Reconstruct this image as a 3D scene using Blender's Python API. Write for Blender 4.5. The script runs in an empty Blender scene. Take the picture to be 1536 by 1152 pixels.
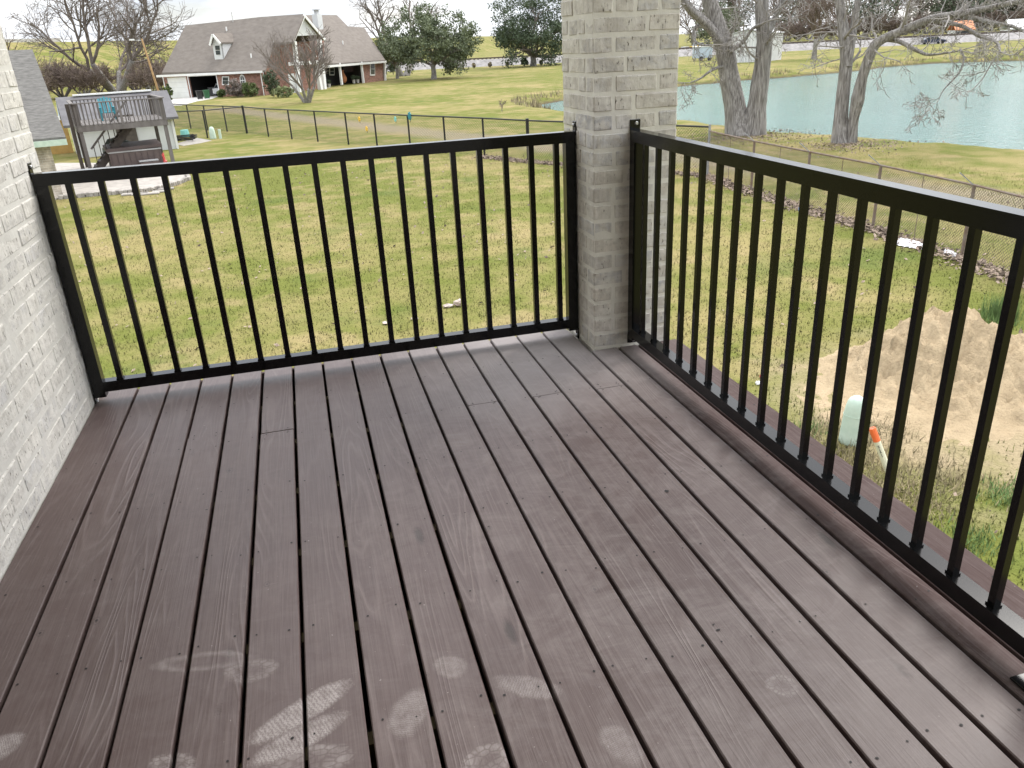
import bpy, math, random
import numpy as np
from mathutils import Vector

# ------------------------------------------------------------------ camera
F, PITCH, ROLL, YAW, CH = 1180.2, 0.4097, -0.0518, 0.2420, 1.421   # pixels at 1536 wide, radians, metres
ZG = -3.2            # lawn level (deck top is z = 0)
ZW = ZG - 0.6        # pond level
scene = bpy.context.scene
col = scene.collection
_cp, _sp, _cy, _sy = math.cos(PITCH), math.sin(PITCH), math.cos(YAW), math.sin(YAW)
FW = np.array([_sy*_cp, _cy*_cp, -_sp]); _rt = np.array([_cy, -_sy, 0.0]); _up = np.cross(_rt, FW)
RT = math.cos(ROLL)*_rt + math.sin(ROLL)*_up
UP = -math.sin(ROLL)*_rt + math.cos(ROLL)*_up
CAM = np.array([0.0, 0.0, CH])
cd = bpy.data.cameras.new('Camera'); cam = bpy.data.objects.new('Camera', cd); col.objects.link(cam)
cd.sensor_fit = 'HORIZONTAL'; cd.sensor_width = 36.0; cd.lens = F/1536*36.0
cd.clip_start = 0.05; cd.clip_end = 6000
from mathutils import Matrix
cam.matrix_world = Matrix(((RT[0], UP[0], -FW[0], 0), (RT[1], UP[1], -FW[1], 0), (RT[2], UP[2], -FW[2], CH), (0, 0, 0, 1)))
scene.camera = cam

# ------------------------------------------------------------------ world, sun, exposure (overcast)
SUN_EL, SUN_AZ = math.radians(48), math.radians(60)     # azimuth clockwise from +Y
w = bpy.data.worlds.new('World'); scene.world = w; w.use_nodes = True
nt = w.node_tree; nt.nodes.clear()
N = nt.nodes.new; Lk = nt.links.new
out = N('ShaderNodeOutputWorld'); bg = N('ShaderNodeBackground'); bg.inputs['Strength'].default_value = 0.1
sky = N('ShaderNodeTexSky'); sky.sky_type = 'NISHITA'; sky.sun_disc = False
sky.sun_elevation = SUN_EL; sky.sun_rotation = SUN_AZ; sky.air_density = 1.0; sky.dust_density = 2.5
tc = N('ShaderNodeTexCoord'); mp = N('ShaderNodeMapping'); mp.inputs['Scale'].default_value = (1.6, 1.6, 6.0)
nz = N('ShaderNodeTexNoise'); nz.inputs['Scale'].default_value = 2.2; nz.inputs['Detail'].default_value = 7; nz.inputs['Roughness'].default_value = 0.55
rp = N('ShaderNodeValToRGB'); rp.color_ramp.elements[0].position = 0.30; rp.color_ramp.elements[1].position = 0.52
nz2 = N('ShaderNodeTexNoise'); nz2.inputs['Scale'].default_value = 3.5; nz2.inputs['Detail'].default_value = 6
rp2 = N('ShaderNodeValToRGB'); rp2.color_ramp.elements[0].color = (9.0, 9.6, 10.6, 1); rp2.color_ramp.elements[1].color = (16.5, 16.8, 17.2, 1)
rp2.color_ramp.elements[0].position = 0.30; rp2.color_ramp.elements[1].position = 0.58
mx = N('ShaderNodeMix'); mx.data_type = 'RGBA'
Lk(tc.outputs['Generated'], mp.inputs['Vector']); Lk(mp.outputs[0], nz.inputs['Vector']); Lk(mp.outputs[0], nz2.inputs['Vector'])
Lk(nz.outputs['Fac'], rp.inputs['Fac']); Lk(nz2.outputs['Fac'], rp2.inputs['Fac'])
sep = N('ShaderNodeSeparateXYZ'); Lk(tc.outputs['Generated'], sep.inputs[0])
cie = N('ShaderNodeMapRange'); cie.inputs['From Min'].default_value = 0.0; cie.inputs['From Max'].default_value = 1.0; cie.inputs['To Min'].default_value = 0.36; cie.inputs['To Max'].default_value = 1.0
Lk(sep.outputs['Z'], cie.inputs['Value'])          # overcast sky: horizon about a third of the zenith
sc_ = N('ShaderNodeVectorMath'); sc_.operation = 'SCALE'; Lk(rp2.outputs['Color'], sc_.inputs[0]); Lk(cie.outputs[0], sc_.inputs['Scale'])
Lk(rp.outputs['Color'], mx.inputs['Factor']); Lk(sky.outputs[0], mx.inputs['A']); Lk(sc_.outputs[0], mx.inputs['B'])
Lk(mx.outputs['Result'], bg.inputs['Color']); Lk(bg.outputs[0], out.inputs['Surface'])
sd = bpy.data.lights.new('sun', 'SUN'); sd.energy = 1.3; sd.angle = math.radians(25); sd.color = (1.0, 0.96, 0.9)
sun = bpy.data.objects.new('sun', sd); col.objects.link(sun)
_s = Vector((math.sin(SUN_AZ)*math.cos(SUN_EL), math.cos(SUN_AZ)*math.cos(SUN_EL), math.sin(SUN_EL)))
sun.rotation_euler = _s.to_track_quat('Z', 'Y').to_euler(); sun.location = (30, 20, 60)
vs = scene.view_settings; vs.view_transform = 'Standard'; vs.look = 'None'; vs.exposure = 1.25; vs.gamma = 1.0; vs.use_curve_mapping = False

# ------------------------------------------------------------------ pixel helpers (photo pixels, 1536 x 1152)
def ray(px, py): return FW + (px-768)/F*RT - (py-576)/F*UP
def gp(px, py, z=ZG):
    d = ray(px, py); t = (z-CH)/d[2]; return CAM + d*t
def plane(px, py, P, n):
    d = ray(px, py); t = np.dot(np.asarray(P)-CAM, n)/np.dot(d, n); return CAM + d*t
def at_y(px, py, Y): return plane(px, py, (0, Y, 0), np.array([0, 1.0, 0]))
def facing(px, py, P):        # plane through P, facing the deck, upright
    n = np.array([P[0], P[1], 0.0]); n /= np.linalg.norm(n); return plane(px, py, P, n)
def project(P):
    d = np.asarray(P, float)-CAM; z = d@FW; return 768+F*(d@RT)/z, 576-F*(d@UP)/z

# ------------------------------------------------------------------ mesh helpers
ORIG = {}
def tag(o, label, cat, group=None):
    o['label'] = label; o['category'] = cat
    if group: o['group'] = group
    return o
def thing(name, label, cat, loc, group=None):
    o = bpy.data.objects.new(name, None); o.empty_display_size = 0.2; col.objects.link(o)
    o.location = tuple(map(float, loc)); ORIG[o.name] = np.array(loc, float)
    return tag(o, label, cat, group)
def link_mesh(name, me, mat, parent=None, loc=None):
    o = bpy.data.objects.new(name, me); col.objects.link(o)
    if mat is not None and not me.materials: me.materials.append(mat)
    if loc is not None: o.location = tuple(map(float, loc))
    if parent is not None: o.parent = parent
    ORIG[o.name] = np.array(loc if loc is not None else (0, 0, 0), float) + (ORIG[parent.name] if parent else 0)
    return o
def fastmesh(name, V, T, mat, parent=None, smooth=False, nper=3):
    V = np.asarray(V, np.float32); T = np.asarray(T, np.int32)
    if parent is not None: V = V - ORIG[parent.name].astype(np.float32)
    me = bpy.data.meshes.new(name)
    me.vertices.add(len(V)); me.vertices.foreach_set('co', V.ravel())
    me.loops.add(T.size); me.loops.foreach_set('vertex_index', T.ravel())
    me.polygons.add(len(T)); me.polygons.foreach_set('loop_start', np.arange(0, T.size, nper, dtype=np.int32))
    me.update(calc_edges=True)
    if smooth: me.polygons.foreach_set('use_smooth', np.ones(len(T), bool))
    return link_mesh(name, me, mat, parent)
class MB:
    def __init__(s): s.v = []; s.f = []
    def add(s, vs, fs):
        b = len(s.v); s.v += [tuple(map(float, p)) for p in vs]; s.f += [tuple(i+b for i in q) for q in fs]; return s
    def box(s, c, d, rz=0.0):
        x, y, z = d[0]/2, d[1]/2, d[2]/2; cs, sn = math.cos(rz), math.sin(rz)
        vs = []
        for k in (-z, z):
            for (i, j) in ((-x, -y), (x, -y), (x, y), (-x, y)):
                vs.append((c[0]+i*cs-j*sn, c[1]+i*sn+j*cs, c[2]+k))
        return s.add(vs, [(0, 3, 2, 1), (4, 5, 6, 7), (0, 1, 5, 4), (1, 2, 6, 5), (2, 3, 7, 6), (3, 0, 4, 7)])
    def cbox(s, c, d, ch):           # chamfered box (44 triangles)
        x, y, z = d[0]/2, d[1]/2, d[2]/2; vs = []
        for (sx, sy, sz) in [(a, b, e) for e in (-1, 1) for b in (-1, 1) for a in (-1, 1)]:
            vs += [(c[0]+sx*(x-ch), c[1]+sy*(y-ch), c[2]+sz*z), (c[0]+sx*(x-ch), c[1]+sy*y, c[2]+sz*(z-ch)), (c[0]+sx*x, c[1]+sy*(y-ch), c[2]+sz*(z-ch))]
        I = lambda a, b, e, k: ((a > 0)+2*(b > 0)+4*(e > 0))*3+k
        fs = []
        def fc(q, fl): fs.append(tuple(q if not fl else q[::-1]))
        for e in (-1, 1): fc([I(-1, -1, e, 0), I(1, -1, e, 0), I(1, 1, e, 0), I(-1, 1, e, 0)], e < 0)
        for b in (-1, 1): fc([I(-1, b, -1, 1), I(-1, b, 1, 1), I(1, b, 1, 1), I(1, b, -1, 1)], b < 0)
        for a in (-1, 1): fc([I(a, -1, -1, 2), I(a, 1, -1, 2), I(a, 1, 1, 2), I(a, -1, 1, 2)], a < 0)
        for b in (-1, 1):
            for e in (-1, 1): fc([I(-1, b, e, 0), I(-1, b, e, 1), I(1, b, e, 1), I(1, b, e, 0)][::1], (b*e) > 0)
        for a in (-1, 1):
            for e in (-1, 1): fc([I(a, -1, e, 0), I(a, -1, e, 2), I(a, 1, e, 2), I(a, 1, e, 0)], (a*e) < 0)
        for a in (-1, 1):
            for b in (-1, 1): fc([I(a, b, -1, 1), I(a, b, -1, 2), I(a, b, 1, 2), I(a, b, 1, 1)], (a*b) > 0)
        for a in (-1, 1):
            for b in (-1, 1):
                for e in (-1, 1): fc([I(a, b, e, 0), I(a, b, e, 1), I(a, b, e, 2)], (a*b*e) > 0)
        return s.add(vs, fs)
    def beam(s, p0, p1, wd, ht, up=(0, 0, 1)):
        p0 = np.array(p0, float); p1 = np.array(p1, float); d = p1-p0; d = d/np.linalg.norm(d)
        u = np.array(up, float); a = np.cross(d, u)
        if np.linalg.norm(a) < 1e-4: a = np.cross(d, (1.0, 0, 0))
        a = a/np.linalg.norm(a); b = np.cross(a, d)
        vs = []
        for p in (p0, p1):
            for i, j in ((-1, -1), (1, -1), (1, 1), (-1, 1)): vs.append(p+a*i*wd/2+b*j*ht/2)
        return s.add(vs, [(0, 1, 2, 3), (7, 6, 5, 4), (4, 5, 1, 0), (5, 6, 2, 1), (6, 7, 3, 2), (7, 4, 0, 3)])
    def tube(s, pts, rad, n=6, cap=True):
        P = [np.array(p, float) for p in pts]; m = len(P)
        if not hasattr(rad, '__len__'): rad = [rad]*m
        ref = np.array([0.31, 0.52, 0.8]); vs = []
        a = None
        for i in range(m):
            d = P[min(i+1, m-1)]-P[max(i-1, 0)]; L = np.linalg.norm(d); d = d/(L if L > 1e-9 else 1)
            if a is None:
                a = np.cross(d, ref); a /= np.linalg.norm(a)
            else:
                a = a-d*np.dot(a, d); a /= max(np.linalg.norm(a), 1e-6)
            b = np.cross(d, a)
            for k in range(n):
                t = 2*math.pi*k/n; vs.append(P[i]+(a*math.cos(t)+b*math.sin(t))*rad[i])
        fs = []
        for i in range(m-1):
            for k in range(n):
                k2 = (k+1) % n; fs.append((i*n+k, i*n+k2, (i+1)*n+k2, (i+1)*n+k))
        if cap: fs += [tuple(range(n-1, -1, -1)), tuple((m-1)*n+k for k in range(n))]
        return s.add(vs, fs)
    def lathe(s, c, prof, n=16):
        vs = []; fs = []
        for (r, z) in prof:
            for k in range(n):
                t = 2*math.pi*k/n; vs.append((c[0]+r*math.cos(t), c[1]+r*math.sin(t), c[2]+z))
        for i in range(len(prof)-1):
            for k in range(n):
                k2 = (k+1) % n; fs.append((i*n+k, i*n+k2, (i+1)*n+k2, (i+1)*n+k))
        fs += [tuple(range(n-1, -1, -1)), tuple((len(prof)-1)*n+k for k in range(n))]
        return s.add(vs, fs)
    def slab(s, poly, off):          # polygon extruded by a vector
        P = [np.array(p, float) for p in poly]; o = np.array(off, float); n = len(P)
        vs = P+[p+o for p in P]
        fs = [tuple(range(n-1, -1, -1)), tuple(range(n, 2*n))]+[(i, (i+1) % n, n+(i+1) % n, n+i) for i in range(n)]
        return s.add(vs, fs)
    def mesh(s, name, origin=(0, 0, 0)):
        me = bpy.data.meshes.new(name); o = np.array(origin, float)
        me.from_pydata([tuple(np.array(p)-o) for p in s.v], [], s.f); me.update(); return me
    def build(s, name, mat, parent=None, smooth=False, fix=True):
        me = s.mesh(name, ORIG[parent.name] if parent is not None else (0, 0, 0))
        if fix:
            import bmesh
            bm = bmesh.new(); bm.from_mesh(me); bmesh.ops.recalc_face_normals(bm, faces=bm.faces); bm.to_mesh(me); bm.free()
        if smooth: me.polygons.foreach_set('use_smooth', [True]*len(me.polygons))
        return link_mesh(name, me, mat, parent)
def struct(o): o['kind'] = 'structure'; return o
def stuff(o): o['kind'] = 'stuff'; return o

# ------------------------------------------------------------------ materials
def newmat(name):
    m = bpy.data.materials.new(name); m.use_nodes = True; t = m.node_tree
    b = t.nodes['Principled BSDF']; return m, t, b
def node(t, typ, **kw):
    n = t.nodes.new(typ)
    for k, v in kw.items():
        if k in n.inputs: n.inputs[k].default_value = v
        else: setattr(n, k, v)
    return n
def mixc(t, fac, a, b, blend='MIX'):
    n = t.nodes.new('ShaderNodeMix'); n.data_type = 'RGBA'; n.blend_type = blend
    for key, v in (('Factor', fac), ('A', a), ('B', b)):
        if hasattr(v, 'is_linked') or isinstance(v, bpy.types.NodeSocket): t.links.new(v, n.inputs[key])
        else: n.inputs[key].default_value = v if key == 'Factor' else (*v, 1)
    return n.outputs['Result']
def ramp(t, s, p0, p1, c0=(0, 0, 0), c1=(1, 1, 1)):
    r = t.nodes.new('ShaderNodeValToRGB'); e = r.color_ramp.elements
    e[0].position = p0; e[1].position = p1; e[0].color = (*c0, 1); e[1].color = (*c1, 1)
    t.links.new(s, r.inputs['Fac']); return r.outputs['Color']
def math_(t, op, a, b=None, clamp=False):
    n = t.nodes.new('ShaderNodeMath'); n.operation = op; n.use_clamp = clamp
    for i, v in enumerate((a, b)):
        if v is None: continue
        if isinstance(v, bpy.types.NodeSocket): t.links.new(v, n.inputs[i])
        else: n.inputs[i].default_value = v
    return n.outputs[0]
def noise(t, vec, scale, detail=4, rough=0.55, dist=0.0):
    n = node(t, 'ShaderNodeTexNoise', Scale=scale, Detail=detail, Roughness=rough, Distortion=dist)
    if vec is not None: t.links.new(vec, n.inputs['Vector'])
    return n.outputs['Fac']
def posn(t): return t.nodes.new('ShaderNodeNewGeometry').outputs['Position']
def mapping(t, vec, loc=(0, 0, 0), rot=(0, 0, 0), scale=(1, 1, 1), typ='POINT'):
    n = t.nodes.new('ShaderNodeMapping'); n.vector_type = typ
    n.inputs['Location'].default_value = loc; n.inputs['Rotation'].default_value = rot; n.inputs['Scale'].default_value = scale
    t.links.new(vec, n.inputs['Vector']); return n.outputs[0]
def bump(t, b, h, strength=0.3, dist=0.01):
    n = t.nodes.new('ShaderNodeBump'); n.inputs['Strength'].default_value = strength; n.inputs['Distance'].default_value = dist
    t.links.new(h, n.inputs['Height']); t.links.new(n.outputs[0], b.inputs['Normal'])
def pm(name, c, rough=0.7, c2=None, scale=3.0, bscale=None, bstr=0.2, bdist=0.01, metal=0.0, spec=0.5, stretch=(1, 1, 1), rnd=0.0):
    m, t, b = newmat(name); b.inputs['Roughness'].default_value = rough; b.inputs['Metallic'].default_value = metal
    b.inputs['Specular IOR Level'].default_value = spec
    if c2 is None: c2 = tuple(x*0.72 for x in c)
    v = mapping(t, posn(t), scale=stretch)
    c0 = mixc(t, ramp(t, noise(t, v, scale, 5), 0.32, 0.68), c, c2)
    if rnd > 0:
        oi = t.nodes.new('ShaderNodeObjectInfo')
        c0 = mixc(t, 1.0, c0, ramp(t, oi.outputs['Random'], 0, 1, (1-rnd,)*3, (1+rnd*0.5,)*3), 'MULTIPLY')
    t.links.new(c0, b.inputs['Base Color'])
    if bscale: bump(t, b, noise(t, v, bscale, 5), bstr, bdist)
    return m
def segdist(t, pos, a, b):
    a = np.array([a[0], a[1], 0.0]); b = np.array([b[0], b[1], 0.0]); ba = b-a
    vm = lambda op: node(t, 'ShaderNodeVectorMath', operation=op)
    n0 = vm('MULTIPLY'); t.links.new(pos, n0.inputs[0]); n0.inputs[1].default_value = (1, 1, 0)
    n1 = vm('SUBTRACT'); t.links.new(n0.outputs[0], n1.inputs[0]); n1.inputs[1].default_value = tuple(a)
    n2 = vm('DOT_PRODUCT'); t.links.new(n1.outputs[0], n2.inputs[0]); n2.inputs[1].default_value = tuple(ba/np.dot(ba, ba))
    h = math_(t, 'ADD', n2.outputs['Value'], 0.0, True)
    n3 = vm('SCALE'); n3.inputs[0].default_value = tuple(ba); t.links.new(h, n3.inputs['Scale'])
    n4 = vm('DISTANCE'); t.links.new(n1.outputs[0], n4.inputs[0]); t.links.new(n3.outputs[0], n4.inputs[1])
    return n4.outputs['Value']

# track and bare lines on the ground (world points)
PATH = [gp(330, 163), gp(480, 181), gp(640, 199), gp(760, 212), gp(900, 230), gp(1030, 236), gp(1240, 266), gp(1390, 286), gp(1536, 304), gp(1760, 345)]
APR_ = gp(1400, 622)
def ground_color(t, fine=True):
    p = posn(t)
    big = noise(t, p, 0.16, 2, 0.6); mid = noise(t, p, 0.9, 4, 0.6); fin = noise(t, p, 30.0, 2, 0.6)
    green = mixc(t, fin, (0.080, 0.092, 0.016), (0.178, 0.19, 0.046))
    straw = mixc(t, fin, (0.165, 0.136, 0.047), (0.33, 0.275, 0.125))
    m = math_(t, 'ADD', math_(t, 'MULTIPLY', big, 0.6), math_(t, 'MULTIPLY', mid, 0.55))
    c = mixc(t, ramp(t, m, 0.50, 0.70), green, straw)
    lush = ramp(t, noise(t, mapping(t, p, loc=(13, 7, 0)), 0.35, 3, 0.6), 0.58, 0.7)
    c = mixc(t, math_(t, 'MULTIPLY', lush, 0.6), c, (0.085, 0.118, 0.026))
    tan = ramp(t, noise(t, mapping(t, p, loc=(31, 3, 0)), 0.5, 3, 0.65), 0.56, 0.66)
    c = mixc(t, math_(t, 'MULTIPLY', tan, 0.5), c, mixc(t, fin, (0.23, 0.17, 0.08), (0.40, 0.305, 0.17)))
    return p, c, fin, mid
def make_ground():
    m, t, b = newmat('lawn_ground'); p, c, fin, mid = ground_color(t)
    d = None
    for a, q in zip(PATH[:-1], PATH[1:]):
        s = segdist(t, p, a, q); d = s if d is None else math_(t, 'MINIMUM', d, s)
    d = math_(t, 'ADD', d, math_(t, 'MULTIPLY', math_(t, 'SUBTRACT', mid, 0.5), 2.4))
    rut = math_(t, 'MULTIPLY', ramp(t, math_(t, 'MULTIPLY', d, 0.25), 0.18, 0.46, (1, 1, 1), (0, 0, 0)), 0.75)
    c = mixc(t, rut, c, mixc(t, fin, (0.18, 0.145, 0.098), (0.30, 0.25, 0.185)))
    n3 = node(t, 'ShaderNodeVectorMath', operation='DISTANCE'); t.links.new(p, n3.inputs[0]); n3.inputs[1].default_value = (APR_[0]+0.7, APR_[1]+0.1, ZG)
    dd = math_(t, 'ADD', n3.outputs['Value'], math_(t, 'MULTIPLY', math_(t, 'SUBTRACT', mid, 0.5), 4.2))
    c = mixc(t, math_(t, 'MULTIPLY', ramp(t, math_(t, 'MULTIPLY', dd, 0.25), 0.36, 0.72, (1, 1, 1), (0, 0, 0)), 0.85), c, mixc(t, fin, (0.21, 0.16, 0.10), (0.42, 0.33, 0.22)))
    # dark soil where the sheet dips under the pond edge
    sx = node(t, 'ShaderNodeSeparateXYZ'); t.links.new(p, sx.inputs[0])
    bank = ramp(t, math_(t, 'ADD', math_(t, 'MULTIPLY', math_(t, 'SUBTRACT', sx.outputs['Z'], ZW), 2.0), math_(t, 'MULTIPLY', math_(t, 'SUBTRACT', mid, 0.5), 0.8)), 0.02, 0.55, (1, 1, 1), (0, 0, 0))
    c = mixc(t, bank, c, mixc(t, fin, (0.06, 0.045, 0.027), (0.13, 0.10, 0.066)))
    t.links.new(c, b.inputs['Base Color']); b.inputs['Roughness'].default_value = 0.95; b.inputs['Specular IOR Level'].default_value = 0.1
    bump(t, b, noise(t, p, 14.0, 3, 0.7), 0.8, 0.05); return m
def up_normal(t, b, k=0.75):
    g = t.nodes.new('ShaderNodeNewGeometry'); a = node(t, 'ShaderNodeVectorMath', operation='SCALE'); t.links.new(g.outputs['Normal'], a.inputs[0]); a.inputs['Scale'].default_value = 1-k
    d = node(t, 'ShaderNodeVectorMath', operation='ADD'); t.links.new(a.outputs[0], d.inputs[0]); d.inputs[1].default_value = (0, 0, k)
    n = node(t, 'ShaderNodeVectorMath', operation='NORMALIZE'); t.links.new(d.outputs[0], n.inputs[0]); t.links.new(n.outputs[0], b.inputs['Normal'])
def make_blade():
    m, t, b = newmat('grass_blade'); p, c, fin, mid = ground_color(t); up_normal(t, b)
    t.links.new(c, b.inputs['Base Color']); b.inputs['Roughness'].default_value = 0.8; b.inputs['Specular IOR Level'].default_value = 0.15
    return m
M = {}
M['ground'] = make_ground(); M['blade'] = make_blade()
M['steel'] = pm('black_powder_coat', (0.0022, 0.0022, 0.0025), 0.17, (0.0035, 0.0035, 0.0038), 9, 40, 0.03, 0.0006, spec=0.33)
M['bolt'] = pm('zinc_bolt', (0.55, 0.55, 0.55), 0.35, metal=1.0)
M['mortar'] = pm('mortar', (0.73, 0.70, 0.63), 0.95, (0.63, 0.60, 0.54), 9, 60, 0.5, 0.004)
M['mortar_wall'] = pm('mortar_wall', (0.615, 0.60, 0.56), 0.95, (0.53, 0.515, 0.48), 9, 60, 0.5, 0.004)
M['galv'] = pm('galvanised', (0.36, 0.37, 0.38), 0.5, (0.25, 0.25, 0.26), 14, metal=0.5)
M['rust'] = pm('rusty_steel', (0.15, 0.095, 0.065), 0.8, (0.20, 0.165, 0.14), 6)
M['wire'] = pm('fence_wire', (0.17, 0.14, 0.115), 0.7, (0.12, 0.09, 0.07), 8)
M['blackwire'] = pm('black_vinyl', (0.012, 0.012, 0.012), 0.5)
M['bark'] = pm('grey_bark', (0.42, 0.395, 0.37), 0.95, (0.12, 0.105, 0.095), 17.0, 17, 1.0, 0.12, stretch=(1, 1, 0.09))
M['twig'] = pm('pale_twig', (0.36, 0.335, 0.31), 0.9, (0.19, 0.17, 0.155), 3)
M['browntwig'] = pm('brown_twig', (0.20, 0.17, 0.15), 0.9, (0.135, 0.112, 0.098), 1)
M['redtwig'] = pm('reddish_twig', (0.185, 0.14, 0.115), 0.9, (0.125, 0.094, 0.078), 1)
M['oakleaf'] = pm('evergreen_oak_leaf', (0.16, 0.185, 0.105), 0.75, (0.08, 0.10, 0.058), 0.9, spec=0.3)
M['darkleaf'] = pm('dark_leaf', (0.085, 0.112, 0.06), 0.75, (0.045, 0.064, 0.037), 0.9, spec=0.3)
M['shrubleaf'] = pm('shrub_leaf', (0.11, 0.14, 0.045), 0.75, (0.05, 0.072, 0.026), 1.5, spec=0.3)
M['paleleaf'] = pm('pale_strap_leaf', (0.27, 0.29, 0.15), 0.75, (0.10, 0.13, 0.05), 3, spec=0.3)
M['deadleaf'] = pm('dead_leaf', (0.36, 0.28, 0.215), 0.9, (0.17, 0.125, 0.095), 24, spec=0.2)
M['reed'] = pm('dry_reed', (0.33, 0.26, 0.145), 0.9, (0.17, 0.145, 0.07), 3)
M['greenblade'] = pm('lush_blade', (0.13, 0.21, 0.045), 0.8, (0.08, 0.14, 0.03), 4)
for _k in ('greenblade', 'reed', 'deadleaf'): up_normal(M[_k].node_tree, M[_k].node_tree.nodes['Principled BSDF'], 0.6)
M['whitepaint'] = pm('white_paint', (0.78, 0.78, 0.77), 0.6, (0.70, 0.70, 0.69), 1.2)
M['siding'] = pm('white_siding', (0.62, 0.63, 0.63), 0.6, (0.55, 0.56, 0.56), 1.2)
M['shingle'] = pm('brown_shingle', (0.185, 0.16, 0.138), 0.95, (0.14, 0.12, 0.104), 1.3, 3.0, 0.4, 0.05, stretch=(1, 1, 2.5))
M['greyshingle'] = pm('grey_shingle', (0.18, 0.172, 0.16), 0.95, (0.10, 0.095, 0.089), 9.0, 12.0, 0.5, 0.03, stretch=(0.5, 0.5, 3.0))
M['slate'] = pm('dark_grey_shingle', (0.16, 0.155, 0.16), 0.95, (0.11, 0.105, 0.11), 2)
M['oldwood'] = pm('weathered_wood', (0.185, 0.168, 0.158), 0.9, (0.12, 0.107, 0.10), 5, 30, 0.4, 0.006, stretch=(1, 1, 0.2))
M['darkwood'] = pm('dark_weathered_wood', (0.105, 0.088, 0.075), 0.9, (0.065, 0.055, 0.047), 5)
M['tanwood'] = pm('tan_pole_wood', (0.47, 0.31, 0.16), 0.85, (0.37, 0.23, 0.11), 3)
M['cedar'] = pm('yellow_cedar', (0.46, 0.28, 0.085), 0.85, (0.36, 0.21, 0.06), 3)
M['dark'] = pm('dark_interior', (0.018, 0.018, 0.02), 0.8)
M['glass'] = pm('window_glass', (0.05, 0.06, 0.07), 0.08)
M['concrete'] = pm('concrete', (0.52, 0.50, 0.47), 0.9, (0.42, 0.40, 0.37), 0.8, 20, 0.2, 0.01)
M['stone'] = pm('paving_stone', (0.40, 0.37, 0.33), 0.9, (0.27, 0.245, 0.22), 4, 20, 0.4, 0.01, rnd=0.3)
M['gravel'] = pm('ballast', (0.33, 0.31, 0.30), 0.95, (0.20, 0.19, 0.185), 1.2, 2, 0.6, 0.2)
M['railsteel'] = pm('rail_steel', (0.10, 0.075, 0.06), 0.6)
M['tubbrown'] = pm('tub_brown', (0.12, 0.088, 0.078), 0.6, (0.09, 0.065, 0.06), 4)
M['tubcover'] = pm('tub_cover', (0.085, 0.062, 0.058), 0.5, (0.07, 0.05, 0.047), 3)
M['teal'] = pm('teal_plastic', (0.03, 0.22, 0.27), 0.45, (0.025, 0.18, 0.22), 3)
M['tealpale'] = pm('faded_teal', (0.22, 0.52, 0.47), 0.5, (0.17, 0.44, 0.40), 5)
M['red'] = pm('red_plastic', (0.62, 0.10, 0.09), 0.5)
M['orange'] = pm('orange_tape', (0.85, 0.17, 0.045), 0.5, (0.75, 0.14, 0.04), 9)
M['pedgreen'] = pm('faded_green_plastic', (0.54, 0.64, 0.545), 0.6, (0.43, 0.54, 0.45), 7, 40, 0.15, 0.003)
M['marker'] = pm('marker_white', (0.72, 0.70, 0.52), 0.55, (0.62, 0.60, 0.45), 9)
M['print'] = pm('marker_print', (0.05, 0.05, 0.05), 0.6)
M['bingreen'] = pm('bin_green', (0.03, 0.13, 0.055), 0.5)
M['binblack'] = pm('bin_black', (0.015, 0.015, 0.017), 0.5)
M['plastic'] = pm('white_plastic_sheet', (0.84, 0.83, 0.84), 0.5, (0.72, 0.70, 0.72), 6)
M['blueplastic'] = pm('blue_plastic', (0.11, 0.36, 0.72), 0.4)
M['pink'] = pm('pale_rock', (0.62, 0.54, 0.49), 0.9, (0.42, 0.33, 0.29), 12)
M['carwhite'] = pm('car_white', (0.7, 0.71, 0.72), 0.3)
M['carblue'] = pm('car_dark_blue', (0.03, 0.04, 0.09), 0.3)
M['carsilver'] = pm('car_silver', (0.42, 0.46, 0.5), 0.3)
M['tyre'] = pm('tyre', (0.015, 0.015, 0.015), 0.8)
M['cover'] = pm('grey_green_cover', (0.13, 0.15, 0.13), 0.8, (0.09, 0.105, 0.09), 4)
M['yellow'] = pm('yellow_paint', (0.8, 0.5, 0.06), 0.5)
M['paleblue'] = pm('pale_blue_metal', (0.46, 0.54, 0.62), 0.5, (0.38, 0.45, 0.53), 0.6)
M['gravelgrey'] = pm('grey_metal', (0.5, 0.5, 0.5), 0.6)
M['terracotta'] = pm('terracotta', (0.55, 0.22, 0.10), 0.8)
M['ceiling'] = pm('porch_ceiling_paint', (0.62, 0.61, 0.58), 0.8)
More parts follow.
